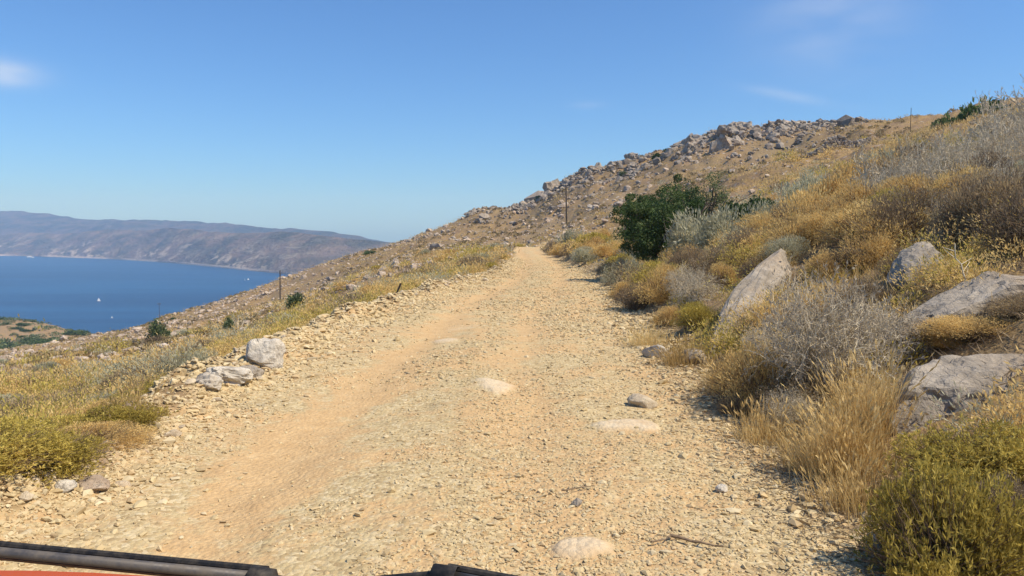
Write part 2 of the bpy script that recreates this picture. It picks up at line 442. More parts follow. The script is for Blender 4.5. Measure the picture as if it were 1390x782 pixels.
def lp(x, y):
    return np.arctan2(x, y), np.log(np.hypot(x, y) + 3.0)
def _fit():
    th, lr = lp(CP[:, 0], CP[:, 1]); s = CP[:, 2] / (np.hypot(CP[:, 0], CP[:, 1]) + 3)
    th = np.concatenate([th, th - 2 * np.pi, th + 2 * np.pi]); lr = np.tile(lr, 3); s = np.tile(s, 3)
    keep = np.abs(th) < np.pi + 1.0
    th, lr, s = th[keep], lr[keep], s[keep]
    A = np.stack([th * 1.6, lr], 1)
    def phi(r2): return .5 * r2 * np.log(r2 + 1e-12)
    D = ((A[:, None] - A[None]) ** 2).sum(-1)
    n = len(A); K = phi(D) + np.eye(n) * 2e-4
    P = np.concatenate([np.ones((n, 1)), A], 1)
    M = np.block([[K, P], [P.T, np.zeros((3, 3))]])
    w = np.linalg.solve(M, np.concatenate([s, np.zeros(3)]))
    return A, w
_A, _w = _fit()
def rbf(x, y):
    x = np.asarray(x, float).ravel(); y = np.asarray(y, float).ravel(); out = np.empty(len(x))
    for i in range(0, len(x), 40000):
        a, b = lp(x[i:i + 40000], y[i:i + 40000]); Q = np.stack([a * 1.6, b], 1)
        r2 = (Q ** 2).sum(1)[:, None] + (_A ** 2).sum(1)[None] - 2 * Q @ _A.T
        r2 = np.maximum(r2, 0)
        v = (.5 * r2 * np.log(r2 + 1e-12)) @ _w[:len(_A)] + _w[-3] + Q @ _w[-2:]
        out[i:i + 40000] = v * (np.hypot(x[i:i + 40000], y[i:i + 40000]) + 3)
    return out

def road_mask(x, y):
    jl = .35 * vnoise2(y * .8, y * 0 + 3.1) + .15 * vnoise2(y * 2.7, y * 0 + 1.1)
    d = np.minimum(x - road_l(y) - jl, road_r(y) + .3 * jl - x)
    return np.clip(.5 + d / 1.2, 0, 1) * (y < 128)

def H(x, y):
    shp = np.shape(x)
    x = np.asarray(x, float).ravel(); y = np.asarray(y, float).ravel()
    r = np.hypot(x, y)
    z = rbf(x, y)
    outl, outr = road_l(y) - x, x - road_r(y)
    rough = np.clip(r / 60, .12, 1.0)
    hill = z + rough * (.9 * fbm2(x / 14, y / 14, 3) + .28 * fbm2(x / 2.7, y / 2.7, 3)) + .05 * fbm2(x / .5, y / .5, 2)
    # terraces of rock on the upper hill
    up = sstep(70, 120, r) * sstep(-30, 10, x)
    hill = hill + up * .8 * np.clip(fbm2(x / 7 + 3, y / 5, 3), -.2, 1.2)
    rd = .012 * fbm2(x / .35, y / .35, 3) + .045 * fbm2(x / 1.9, y / 2.6, 2) - .05 * track_w(x, y) + .035 * bedrock_w(x, y)
    wl_ = 1 - sstep(.1, 1.3, outl); wr_ = 1 - sstep(0., 1.3, outr)
    w = np.minimum(wl_, wr_) * (1 - sstep(112, 126, y))
    z = rd * w + hill * (1 - w)
    # rubble bank thrown up along the seaward edge
    jl = .25 * vnoise2(y * .6, y * 0 + 5.5)
    berm = (.19 + .08 * vnoise2(y * .9, y * 0 + 8)) * np.exp(-((x - road_l(y) + .1 + jl) / .5) ** 2) * sstep(62, 40, y)
    berm *= 1 + .5 * fbm2(x / .3, y / .3, 2)
    z = z + berm
    return z.reshape(shp)

def bedrock_w(x, y):
    """worn bedrock showing through the road: patch centres in metres"""
    w = 0
    for cx, cy, sx, sy in ((-.25, 8.95, .26, .38), (1.1, 7.05, .30, .26), (.42, 4.25, .2, .12), (-1.2, 13.2, .2, .22)):
        q = ((x - cx) / sx) ** 2 + ((y - cy) / sy) ** 2 + .55 * fbm2(x / .22 + cx, y / .22, 3)
        w = np.maximum(w, sstep(1.5, .35, q))
    return w

def track_w(x, y):
    c = (road_l(y) + road_r(y)) / 2 + np.interp(y, [0, 8, 20, 40], [-.35, -.2, 0, 0])
    a = np.exp(-((x - c + .95 + .12 * np.sin(y * .35)) / .42) ** 2); b = np.exp(-((x - c - 1.0 - .1 * np.sin(y * .3)) / .38) ** 2)
    return np.maximum(a, .75 * b)

def hgt(x, y): return float(H(np.array([x]), np.array([y]))[0])

_DS = np.exp(np.linspace(math.log(2.0), math.log(700), 900))
def ground_at(px, py, dmin=2.0, dmax=700):
    """first point of the ground along a photo pixel's line of sight"""
    p = np.array([unproject(px, py, d) for d in _DS])
    below = (p[:, 2] < H(p[:, 0], p[:, 1])) & (_DS >= dmin) & (_DS <= dmax)
    i = int(np.argmax(below)) if below.any() else len(_DS) - 1
    return p[i]

def build_terrain():
    az_f = np.arange(-62, 62.01, .14)
    az_c = np.arange(64, 297, 3.0)
    azs = np.radians(np.concatenate([az_f, az_c])); na = len(azs)
    rs = np.concatenate([np.exp(np.linspace(math.log(.6), math.log(330), 560)), np.exp(np.linspace(math.log(334), math.log(1250), 60))]); nr = len(rs)
    A, Rr = np.meshgrid(azs, rs)
    X, Y = (Rr * np.sin(A)).ravel(), (Rr * np.cos(A)).ravel()
    Z = H(X, Y)
    V = np.stack([X, Y, Z], 1)
    V = np.concatenate([V, [[0, 0, hgt(0, .01)]]])
    i = np.arange(nr - 1)[:, None] * na; j = np.arange(na)[None]; j2 = (j + 1) % na
    F = np.stack([i + j, i + na + j, i + na + j2, i + j2], -1).reshape(-1, 4)[:, ::-1]
    T = np.stack([np.full(na, na * nr), np.arange(na), (np.arange(na) + 1) % na], 1)[:, ::-1]
    rm = np.append(road_mask(X, Y), 1.0); tr = np.append(track_w(X, Y), 0) * .19 * (rm > .3)
    bd = np.append(bedrock_w(X, Y), 0)
    isroad = (rm[F].mean(1) > .5)
    for name, Fs in (('road', [F[isroad], T]), ('ground', [F[~isroad]])):
        used = np.unique(np.concatenate([f.ravel() for f in Fs]))
        mp_ = np.full(len(V), -1); mp_[used] = np.arange(len(used))
        me = make_mesh(name, V[used], [mp_[f] for f in Fs], True)
        for an, dat in (('road', rm), ('track', tr), ('bedrock', bd)):
            a = me.attributes.new(an, 'FLOAT', 'POINT'); a.data.foreach_set('value', dat[used].astype(np.float32))
        me.materials.append(GROUND)
        o = bpy.data.objects.new(name, me); COL.objects.link(o); o['kind'] = 'structure'
build_terrain()

# ------------------------------------------------------------------ sea and far shore
def build_sea():
    m = NT('sea_water'); geo = m.n('ShaderNodeNewGeometry')
    mpn = m.n('ShaderNodeMapping'); mpn.inputs['Scale'].default_value = (.4, 2.4, 1); m.l(geo.outputs['Position'], mpn.inputs[0])
    n1 = m.noise(.0035, 6, .6, mpn.outputs[0]); n2 = m.noise(.09, 3, .6, mpn.outputs[0])
    c = m.ramp(n1, (.38, (.006, .038, .105)), (.62, (.013, .070, .165)))
    m.bsdf(c, .38, m.bump(n2, .5, 2.5), .35)
    S = 8200
    me = make_mesh('sea', [(-S, -S, SEA_Z), (S, -S, SEA_Z), (S, S, SEA_Z), (-S, S, SEA_Z)], [np.array([[0, 1, 2, 3]])])
    me.materials.append(m.m)
    o = bpy.data.objects.new('sea', me); COL.objects.link(o); o['kind'] = 'structure'
build_sea()

def hills_mat(name, brown, scrub, pale, k):
    m = NT(name); geo = m.n('ShaderNodeNewGeometry'); P = geo.outputs['Position']
    mz = m.n('ShaderNodeMapping'); mz.inputs['Scale'].default_value = (1, .7, 2.2); m.l(P, mz.inputs[0]); P = mz.outputs[0]; geo2 = geo.outputs['Position']
    n1 = m.noise(.008, 9, .68, P); n2 = m.noise(.016, 8, .7, P); n3 = m.noise(.003, 3, .5, P)
    c = m.mix(m.ramp(n1, (.42, 0.), (.58, 1.)), brown, scrub)
    sz = m.n('ShaderNodeSeparateXYZ'); m.l(geo2, sz.inputs[0])
    low = m.ramp(m.math('DIVIDE', m.math('SUBTRACT', sz.outputs['Z'], SEA_Z), 170.0), (.0, 1.), (.12, .75), (.55, .35), (1., .0))
    pm = m.math('MULTIPLY', m.ramp(n2, (.50, 0.), (.60, 1.)), m.math('MULTIPLY', low, m.ramp(n3, (.4, .15), (.6, 1.))))
    c = m.mix(m.math('MULTIPLY', pm, k), c, pale)
    shore = m.ramp(m.math('DIVIDE', m.math('SUBTRACT', sz.outputs['Z'], SEA_Z), 16.0), (.25, 1.), (.6, 0.))
    c = m.mix(m.math('MULTIPLY', m.math('MULTIPLY', shore, m.ramp(n3, (.40, .1), (.55, 1.))), k), c, pale)
    m.bsdf(c, .95, m.bump(m.math('ADD', n1, n2), 1.0, 30), .05)
    return m.m

def build_range(name, pxs, coast, crest_px, crest_d, mat, seed, rough=1.0, extra=None):
    """a ridge whose shore, crest line and far side are given by azimuth"""
    pxs = np.asarray(pxs, float); na = 420
    px = np.linspace(pxs[0], pxs[-1], na); azr = np.arctan((px - 695) / F_PX)
    dco = np.interp(px, pxs, coast); dcr = np.interp(px, pxs, crest_d); ycr = np.interp(px, pxs, crest_px)
    k = 9; ker = np.ones(k) / k
    sm = lambda a: np.convolve(np.pad(a, k // 2, mode='edge'), ker, 'valid')
    dco, dcr, ycr = sm(dco), sm(dcr), sm(ycr)
    zcr = CAM_H + dcr * (320 - ycr) / F_PX
    t = np.concatenate([np.linspace(-.05, 1, 90), np.linspace(1.02, 1.6, 14)])
    T, I = np.meshgrid(t, np.arange(na), indexing='ij')
    D = dco[I] + (dcr - dco)[I] * T
    X, Y = D * np.tan(azr)[I], D
    prof = np.where(T < 1, np.clip(T, 0, 1) ** .8, 1 - ((T - 1) / .6) * 1.1)
    Zr = SEA_Z + (zcr[I] - SEA_Z) * prof
    n = fbm2(X / 700 + seed, Y / 700, 5, .55)
    rid = 1 - 2 * np.abs(fbm2(X / 420 - seed, Y / 420 + seed, 4, .5))
    amp = np.clip(T, 0, 1) * np.clip(1 - np.abs(T - .5) * 1.7, .06, 1)
    Zr = Zr + rough * amp * (55 * n + 28 * rid) + rough * np.clip(T, 0, .3) * 3 * 6 * fbm2(X / 130, Y / 130, 3)
    Zr = np.where(T < 0, SEA_Z - 12, Zr)
    nr = len(t)
    i = np.arange(nr - 1)[:, None] * na; j = np.arange(na - 1)[None]
    F = np.stack([i + j, i + j + 1, i + na + j + 1, i + na + j], -1).reshape(-1, 4)
    me = make_mesh(name, np.stack([X, Y, Zr], -1).reshape(-1, 3), [F], True)
    me.materials.append(mat)
    o = bpy.data.objects.new(name, me); COL.objects.link(o); o['kind'] = 'structure'
HM_BACK = hills_mat('far_mountain_slopes', (.14, .115, .085), (.06, .07, .045), (.28, .23, .17), .6)
HM_FRONT = hills_mat('coastal_hill_slopes', (.25, .19, .135), (.085, .088, .05), (.74, .62, .50), 1.0)
build_range('mountains', [-400, -200, 0, 60, 110, 200, 300, 400, 480, 540, 640, 800], [4900, 4800, 4600, 4500, 4300, 4000, 3600, 3100, 2900, 2800, 2700, 2600],
            [300, 290, 285, 288, 298, 299, 301, 309, 318, 331, 345, 350], [6000, 6000, 5900, 5800, 5600, 5300, 4900, 4400, 4200, 4100, 4000, 3900], HM_BACK, 3.0)
build_range('coastal_hills', [-400, -200, 0, 40, 90, 150, 200, 235, 270, 330, 390, 440, 500, 560, 700, 800], [4300, 4200, 4050, 3950, 3720, 3450, 3150, 2930, 2700, 2350, 2080, 1960, 1900, 1850, 1800, 1800],
            [322, 320, 321, 316, 320, 312, 314, 309, 312, 318, 314, 321, 325, 332, 345, 350], [4750, 4650, 4500, 4400, 4200, 3950, 3650, 3450, 3250, 2900, 2620, 2480, 2420, 2350, 2300, 2300], HM_FRONT, 9.0, .55)

# haze: one closed box of even, thin air
def build_haze():
    m = NT('haze_air')
    v = m.n('ShaderNodeVolumePrincipled')
    v.inputs['Color'].default_value = (.34, .58, 1.0, 1)
    v.inputs['Density'].default_value = 1.5e-4
    v.inputs['Absorption Color'].default_value = (1, 1, 1, 1)
    v.inputs['Anisotropy'].default_value = .0
    m.l(v.outputs[0], m.out.inputs['Volume'])
    g = Geo(); lo, hi = -185, 420
    g.box((0, 0, (lo + hi) / 2), (16600, 16600, hi - lo))
    me = g.build('haze'); me.materials.append(m.m)
    o = bpy.data.objects.new('haze', me); COL.objects.link(o); o['kind'] = 'stuff'
build_haze()

# ------------------------------------------------------------------ object helpers
def link(name, me, mat=None, parent=None):
    if mat is not None and not me.materials: me.materials.append(mat)
    o = bpy.data.objects.new(name, me); COL.objects.link(o)
    if parent is not None: o.parent = parent
    return o
def tag(o, label, cat, group=None):
    o['label'] = label; o['category'] = cat
    if group: o['group'] = group
    return o
def empty(name, loc=(0, 0, 0), rotz=0):
    o = bpy.data.objects.new(name, None); COL.objects.link(o)
    o.location = loc; o.rotation_euler = (0, 0, rotz); o.empty_display_size = .2
    return o

AUTO = []      # things that get their label after everything stands: (object, noun phrase, plural phrase)
def later(o, one, many, cat, group):
    o['category'] = cat; o['group'] = group
    AUTO.append((o, one, many))

# ------------------------------------------------------------------ rocks
def ico(sub):
    import bmesh
    bm = bmesh.new(); bmesh.ops.create_icosphere(bm, subdivisions=sub, radius=1)
    V = np.array([v.co[:] for v in bm.verts]); F = np.array([[v.index for v in f.verts] for f in bm.faces]); bm.free()
    return V, F
ICO = {s: ico(s) for s in (1, 2, 3, 4, 5)}
def rock_mesh(name, sub, seed, cuts=9, rough=.10, scale=(1, 1, 1), pits=.0, boxy=False):
    g = np.random.default_rng(seed); V, F = ICO[sub]; V = V.copy()
    if boxy: V = np.sign(V) * np.abs(V) ** .55 * .85
    for _ in range(cuts):
        n = unit(g.normal(size=3)); d = g.uniform(.55, .85)
        over = V @ n - d; V = V - np.clip(over, 0, None)[:, None] * n * .95
    V = V * (1 + rough * fbm3(V * 1.7 + seed * 3.1, 5, .55)[:, None])
    if pits: V = V * (1 - pits * np.clip(1 - 5 * np.abs(fbm3(V * 2.3 + seed, 3)), 0, 1)[:, None])
    V = V * np.array(scale)
    return make_mesh(name, V, [F], sub == 4)
ROCKS_MID = [rock_mesh('rock', 3, 20 + i, 10, .12) for i in range(8)]
ROCKS_CRAG = [rock_mesh('rock', 3, 60 + i, 16, .26, (1, 1, 1), .10) for i in range(8)]
ROCKS_BANK = [rock_mesh('stone', 2, 80 + i, 10, .12) for i in range(8)]
ROCKS_FAR = [rock_mesh('rock', 2, 40 + i, 9, .16) for i in range(8)]
for me in ROCKS_MID: me.materials.append(ROCK)
for me in ROCKS_CRAG: me.materials.append(ROCK_CREST)
for me in ROCKS_BANK: me.materials.append(ROCK_BANK)
for me in ROCKS_FAR: me.materials.append(ROCK_FAR)

def big_rock(px, py, d, size, rot, seed, label, mat=ROCK, cuts=8, sink=.3, cat='boulder', sub=5, rough=.09, z=None, boxy=False):
    x, y, _ = unproject(px, py, d) if d else ground_at(px, py)
    me = rock_mesh('boulder', sub, seed, cuts, rough, size, .05 if sub > 4 else .10, boxy)
    o = link('boulder', me, mat); gz = hgt(x, y) if z is None else z
    o.location = (x, y, gz + size[2] * (1 - 2 * sink)); o.rotation_euler = [R(a) for a in rot]
    tag(o, label, cat); return o

def slab_rock(a, b, wid, thick, seed, label, roll=0, mat=ROCK, cuts=7, rough=.10):
    """a long rock whose axis runs between two points of the bank"""
    a, b = Vector(unproject(*a)), Vector(unproject(*b)); L = (b - a).length / 2
    me = rock_mesh('boulder', 5, seed, cuts, rough, (wid, L * 1.12, thick), .05); o = link('boulder', me, mat)
    o.location = (a + b) / 2; q = (b - a).to_track_quat('Y', 'Z'); o.rotation_mode = 'QUATERNION'
    o.rotation_quaternion = q @ Matrix.Rotation(R(roll), 3, 'Y').to_quaternion(); tag(o, label, 'boulder'); return o
slab_rock((1232, 572, 5.9), (1450, 530, 6.6), .60, .56, 3, 'big grey boulder with cracked lit face behind the golden grass tuft', -12)
slab_rock((972, 500, 11.0), (1090, 350, 14.8), .36, .60, 5, 'long tilted grey slab leaning out of the right bank beside the road', -18, cuts=6)
slab_rock((1228, 402, 10.2), (1275, 345, 11.0), .42, .42, 8, 'pointed dark grey boulder above the flat slab on the right bank', 10)
slab_rock((1200, 452, 8.0), (1480, 424, 8.8), .72, .62, 11, 'broad flat grey rock slab lying dappled with shade under brown shrubs', -15, cuts=5)
slab_rock((1100, 334, 15.6), (1168, 322, 15.4), .3, .30, 14, 'small pale rock among golden shrubs high on the right bank', 0, ROCK_PALE)
big_rock(893, 480, 11.2, (.24, .3, .14), (0, 12, 30), 16, 'pale white rock at the foot of the right bank by the road', ROCK_PALE, sink=.25, sub=4)
big_rock(940, 494, 10.4, (.22, .2, .16), (0, 0, 50), 17, 'small grey rock below the yellow cushion shrub at the road edge', sink=.3, sub=4)
big_rock(360, 482, 10.2, (.29, .26, .27), (0, 8, 25), 22, 'squarish white boulder standing on the rubble bank at the left road edge', ROCK_PALE, sink=.22, cuts=3, sub=5, rough=.10, boxy=True)
big_rock(340, 505, 9.4, (.20, .2, .16), (0, 0, 70), 24, 'grey rock just in front of the squarish white boulder', ROCK, sink=.36, sub=4, cuts=14, rough=.2)
big_rock(314, 520, 8.9, (.32, .24, .14), (0, 10, 35), 25, 'low grey jagged rock topped with white on the left rubble bank', ROCK_PALE, sink=.3, cuts=6, sub=5, rough=.22, boxy=True)
big_rock(288, 535, 8.4, (.18, .18, .12), (0, 0, 10), 26, 'lowest of the white capped rocks along the left rubble bank', ROCK_PALE, sink=.3, sub=4, cuts=14, rough=.28)
big_rock(35, 578, 11.5, (.26, .22, .17), (0, 0, 40), 27, 'rust orange rock among yellow grass left of the road', ROCK_RED, sink=.2)
big_rock(112, 500, 28, (.35, .25, .2), (0, 0, 0), 28, 'small pale rock in the grass above the rust orange rock', ROCK_PALE, sink=.25, sub=4)
big_rock(872, 543, 8.0, (.17, .14, .09), (0, 10, 0), 30, 'grey cracked rock set in the road by the right edge', ROCK_BANK, sink=.34, sub=4, cat='rock')
big_rock(1195, 752, 4.15, (.11, .10, .09), (0, 0, 0), 33, 'grey rock in shade at the foot of the olive bush, bottom right', ROCK, sink=.25, sub=4, cat='rock')
big_rock(980, 668, 5.3, (.05, .045, .035), (0, 0, 0), 34, 'single white stone on the gravel left of the golden grass tuft', ROCK_PALE, sink=.2, sub=3, cat='stone')
big_rock(782, 698, 4.9, (.04, .04, .03), (0, 0, 0), 35, 'dark angular stone in the middle of the gravel road', ROCK, sink=.2, sub=3, cat='stone')
big_rock(125, 688, 5.2, (.15, .10, .07), (0, 0, -20), 36, 'flat brown rock on the left rubble bank near the vehicle', ROCK_BROWN, sink=.3, cuts=14, sub=4, cat='rock')
big_rock(90, 695, 5.05, (.075, .06, .06), (0, 0, 0), 37, 'rounded beige stone left of the flat brown rock', ROCK_PALE, sink=.25, sub=4, cat='stone')
big_rock(40, 686, 5.2, (.07, .07, .06), (0, 0, 40), 38, 'grey white stone at the outer foot of the left rubble bank', ROCK_PALE, sink=.25, sub=4, cat='stone')
big_rock(168, 600, 7.0, (.13, .16, .10), (0, 0, 40), 39, 'brown rock in a clump of dry stalks on the left bank', ROCK_BROWN, sink=.25, sub=4, cat='rock')

# rubble bank stones, one object each
g = np.random.default_rng(101)
for k in range(120):
    y = math.exp(g.uniform(math.log(4.5), math.log(30))); x = float(road_l(y)) - .12 + g.normal() * .28
    s = g.uniform(.03, .065) * (.7 + y / 26)
    o = link('stone', ROCKS_BANK[k % 8]); o.location = (x, y, hgt(x, y) + s * .25)
    o.scale = (s * g.uniform(.8, 1.5), s * g.uniform(.8, 1.3), s * g.uniform(.5, .85)); o.rotation_euler = (g.uniform(-.4, .4), g.uniform(-.4, .4), g.uniform(0, 6.28))
    later(o, 'left bank stone', 'left bank stones', 'stone', 'stones of the left rubble bank')

# rocks of the far hillside: the crest outcrops and the strewn slope
def far_rock(x, y, s, g, k, one, many, group, flat=.75, crag=False):
    o = link('rock', (ROCKS_CRAG if crag else ROCKS_FAR)[k % 8])
    o.location = (x, y, hgt(x, y) + s * (.02 if crag else .15)); o.rotation_euler = (g.uniform(-.5, .5), g.uniform(-.5, .5), g.uniform(0, 6.28))
    o.scale = (s * g.uniform(.8, 1.5) * (1.9 if crag and k % 7 == 0 else 1), s * g.uniform(.8, 1.3), s * g.uniform(.6, 1.1) * flat)
    later(o, one, many, 'rock', group)
g = np.random.default_rng(55)
CREST = [(636, 668, 299, 281, 24, .8), (662, 715, 284, 282, 14, .7), (715, 748, 279, 268, 10, .7), (738, 768, 274, 247, 26, 1.15), (765, 800, 246, 240, 20, 1.0), (795, 860, 242, 226, 32, .8), (855, 945, 226, 193, 50, .95), (925, 1000, 203, 179, 44, 1.0), (985, 1065, 184, 177, 34, .9), (1060, 1165, 177, 174, 36, .75)]
k = 0
for x0, x1, y0, y1, n, sz in CREST:
    for _ in range(n):
        t = g.random(); px = x0 + (x1 - x0) * t; py = y0 + (y1 - y0) * t
        d = float(np.interp(px, [640, 740, 782, 850, 900, 940, 985, 1090, 1160], [245, 235, 222, 212, 200, 190, 185, 176, 168])) - abs(g.normal()) * 10
        x = (px - 695) / F_PX * d; s = math.exp(g.normal(0, .5)) * sz * 1.0
        far_rock(x, d, s, g, k, 'grey outcrop rock', 'grey outcrop rocks', 'rocks of the crest outcrop', 1.0, True); k += 1
n = 0
while n < 110:
    px = g.uniform(300, 1000); d = g.uniform(110, 250); x = (px - 695) / F_PX * d
    if road_mask(np.array([x]), np.array([d]))[0] > .1: continue
    far_rock(x, d, g.uniform(.3, .8), g, k, 'pale slope rock', 'pale slope rocks', 'rocks strewn on the far hillside'); k += 1; n += 1

# the countless smaller rocks: rubble on the far slope, gravel on the road
def stones(name, P, S, sub, seed, mat, flat=(.45, .9)):
    g = np.random.default_rng(seed); n = len(P); V0, F0 = ICO[sub]; nv = len(V0)
    T = []
    for t in range(10):
        V = V0.copy()
        for _ in range(7):
            a = unit(g.normal(size=3)); V = V - np.clip(V @ a - g.uniform(.45, .8), 0, None)[:, None] * a
        T.append(V * (1 + .12 * g.normal(size=(nv, 1))))
    T = np.array(T)[g.integers(0, 10, n)]
    sc = np.stack([S * g.uniform(.8, 1.6, n), S * g.uniform(.7, 1.2, n), S * g.uniform(*flat, n)], 1)
    T = T * sc[:, None]
    a = g.uniform(0, 2 * np.pi, n); t = g.normal(0, .3, n)
    y, z = T[..., 1] * np.cos(t)[:, None] - T[..., 2] * np.sin(t)[:, None], T[..., 1] * np.sin(t)[:, None] + T[..., 2] * np.cos(t)[:, None]
    x = T[..., 0]
    X = x * np.cos(a)[:, None] - y * np.sin(a)[:, None]; Y = x * np.sin(a)[:, None] + y * np.cos(a)[:, None]
    V = np.stack([X, Y, z], -1) + P[:, None]
    F = (np.arange(n)[:, None, None] * nv + F0[None]).reshape(-1, 3)
    o = link(name, make_mesh(name, V.reshape(-1, 3), [F]), mat); o['kind'] = 'stuff'
    return o

def scatter_polar(n, r0, r1, a0, a1, g, power=0.0):
    r = np.exp(g.uniform(math.log(r0), math.log(r1), n)); a = np.radians(g.uniform(a0, a1, n))
    return r * np.sin(a), r * np.cos(a), r

g = np.random.default_rng(77)
x, y, r = scatter_polar(64000, 65, 420, -36, 24, g)
dens = (.30 + .7 * sstep(-.35, .45, fbm2(x / 15, y / 22, 3))) * (road_mask(x, y) < .05) * np.where(x > 25, np.where(y > 150, .5, .12), 1)
kp = g.random(len(x)) < dens
x, y, r = x[kp], y[kp], r[kp]
S = np.exp(g.normal(-1.55, .55, len(x))) * (.65 + r / 320)
tag(stones('rubble', np.stack([x, y, H(x, y) + S * .15], 1), S, 1, 5, RUBBLE, (.55, 1.0)), 'pale rubble strewn all over the dry hillside beyond the road', 'rubble')
x, y, r = scatter_polar(1500, 14, 75, -35, 10, g)
kp = (road_mask(x, y) < .02) & (g.random(len(x)) < sstep(-.2, .6, fbm2(x / 5, y / 5, 3)))
x, y, r = x[kp], y[kp], r[kp]; S = np.exp(g.normal(-2.6, .5, len(x)))
tag(stones('rubble', np.stack([x, y, H(x, y) + S * .1], 1), S, 1, 6, ROCK), 'small stones scattered in the grass left of the road', 'rubble')

g = np.random.default_rng(401)
px = np.concatenate([g.uniform(636, 1170, 2600), g.uniform(636, 800, 500)]); d0 = np.interp(px, [640, 740, 782, 850, 900, 940, 985, 1090, 1160], [245, 235, 222, 212, 200, 190, 185, 176, 168])
y = d0 - np.abs(g.normal(size=len(px))) * np.interp(px, [640, 760, 950, 1160], [16, 15, 14, 8]); x = (px - 695) / F_PX * y
kp = g.random(len(x)) < .2 + .8 * sstep(-.5, .3, fbm2(x / 6, y / 6, 2)); x, y = x[kp], y[kp]; S = np.exp(g.normal(-.85, .45, len(x)))
tag(stones('rubble', np.stack([x, y, H(x, y) + S * .25], 1), S, 1, 8, ROCK_CREST, (.7, 1.25)), 'broken grey rock debris packed between the crest outcrops', 'rubble')

def gravel():
    g = np.random.default_rng(12)
    n = 210000
    x, y, r = scatter_polar(n, 3.0, 55, -40, 34, g)
    m = road_mask(x, y); tr = track_w(x, y)
    pat = .5 + .75 * fbm2(x / 1.1, y / 1.6, 3)
    right = sstep(-1.6, .6, x)
    dens = sstep(.15, .5, m) * np.clip(.18 + .55 * pat + .35 * right - .5 * tr * (1 - .5 * sstep(0, .8, pat)), .03, 1)
    kp = (g.random(n) < dens) & (bedrock_w(x, y) < .25)
    x, y, r = x[kp], y[kp], r[kp]
    S = np.exp(g.normal(math.log(.0108), .42, len(x))) * np.clip(r / 8, .9, 2.6)
    S = np.minimum(S, .045)
    # rubble bank and right-hand edge
    n2 = 34000
    yb = np.exp(g.uniform(math.log(3.6), math.log(60), n2)); side = g.random(n2) < .72
    xb = np.where(side, road_l(yb) - .05 + g.normal(size=n2) * (.36 + .1 * np.minimum(yb, 10) / 10), road_r(yb) + .1 + g.normal(size=n2) * .3)
    Sb = np.exp(g.normal(math.log(.019), .5, n2)) * np.clip(yb / 8, .8, 1.7); Sb = np.minimum(Sb, .075)
    x, y, S = np.append(x, xb), np.append(y, yb), np.append(S, Sb)
    print('gravel stones', len(x))
    tag(stones('gravel', np.stack([x, y, H(x, y) + S * .15], 1), S, 1, 9, GRAVEL, (.4, .8)), 'pale crushed stone covering the dirt road and its rubble edges', 'gravel')
gravel()

# dry stone terrace walls on the upper slope
def stone_wall(pts, hgt_m, label):
    g = np.random.default_rng(int(pts[0][0])); T = Geo(); V0, F0 = ICO[1]
    w = [np.array(unproject(px, py, d)) for px, py, d in pts]
    for a, b in zip(w[:-1], w[1:]):
        L = np.linalg.norm(b[:2] - a[:2]); n = int(L / .42)
        for c in range(4):
            for i in range(n):
                p = a + (b - a) * ((i + .5 * (c % 2) + g.uniform(-.2, .2)) / n)
                hh = hgt_m * (.8 + .4 * vnoise2(np.array([p[0] * .35]), np.array([0.]))[0])
                z = hgt(p[0], p[1]) + hh * (c + .3) / 4
                s = np.array([.30, .26, .17 * hgt_m / .8]) * g.uniform(.8, 1.25, 3)
                v = V0 * s * (1 + .12 * g.normal(size=(len(V0), 1)))
                T.add(v + np.array([p[0], p[1] + g.normal() * .06, z]), F0)
    o = link('stone_wall', T.build('stone_wall'), ROCK_CREST); tag(o, label, 'stone wall')
stone_wall([(1108, 212, 112), (1140, 205, 112), (1182, 198, 113)], 1.7, 'highest and longest dry stone terrace wall below the ridge')
stone_wall([(1048, 230, 112), (1075, 226, 112), (1112, 221, 112)], 1.3, 'lower dry stone terrace wall above the dark tree')
stone_wall([(1018, 226, 125), (1042, 222, 125)], .7, 'shortest dry stone wall stub on the golden upper slope')
stone_wall([(1125, 231, 100), (1160, 222, 100)], .8, 'broken dry stone wall just above the grey shrubs')

# ------------------------------------------------------------------ shrubs
def cushion(n, ll, lw, seed, squash=.8, lumps=26, spiky=.6, depth=.45, sprig=0):
    """foliage of a rounded shrub of about unit radius made of many small leaves"""
    g = np.random.default_rng(seed); G = Geo()
    C = unit(g.normal(size=(lumps, 3)) + np.array([0, 0, .35])); C[:, 2] = np.abs(C[:, 2])
    cr = g.uniform(.55, 1.1, lumps)
    wt = g.random(lumps) ** 1.5 * cr ** 2 + .08; i = g.choice(lumps, n, p=wt / wt.sum())
    d = unit(C[i] + g.normal(size=(n, 3)) * .26)
    d[:, 2] = np.where(d[:, 2] < -.05, -d[:, 2], d[:, 2])
    rad = cr[i] * (1 - depth * g.random(n) ** 1.6) * (1 + .12 * fbm3(d * 4 + seed, 2))
    p = d * rad[:, None] * np.array([1, 1, squash])
    o = unit(d * (1 - .3 * spiky) + g.normal(size=(n, 3)) * .55 + np.array([0, 0, .35]))
    if sprig:      # whorls of narrow leaves on short shoots
        tip = p + o * ll * 1.2; G.leaves(p, o, ll * 1.5, lw * .5, g)
        P = np.repeat(tip, sprig, 0); O = np.repeat(o, sprig, 0) + g.normal(size=(n * sprig, 3)) * .75
        G.leaves(P, O, ll * g.uniform(.7, 1.5, n * sprig), lw * g.uniform(.7, 1.3, n * sprig), g)
        return G
    G.leaves(p, o, ll * g.uniform(.6, 1.5, n), lw * g.uniform(.6, 1.4, n), g)
    return G

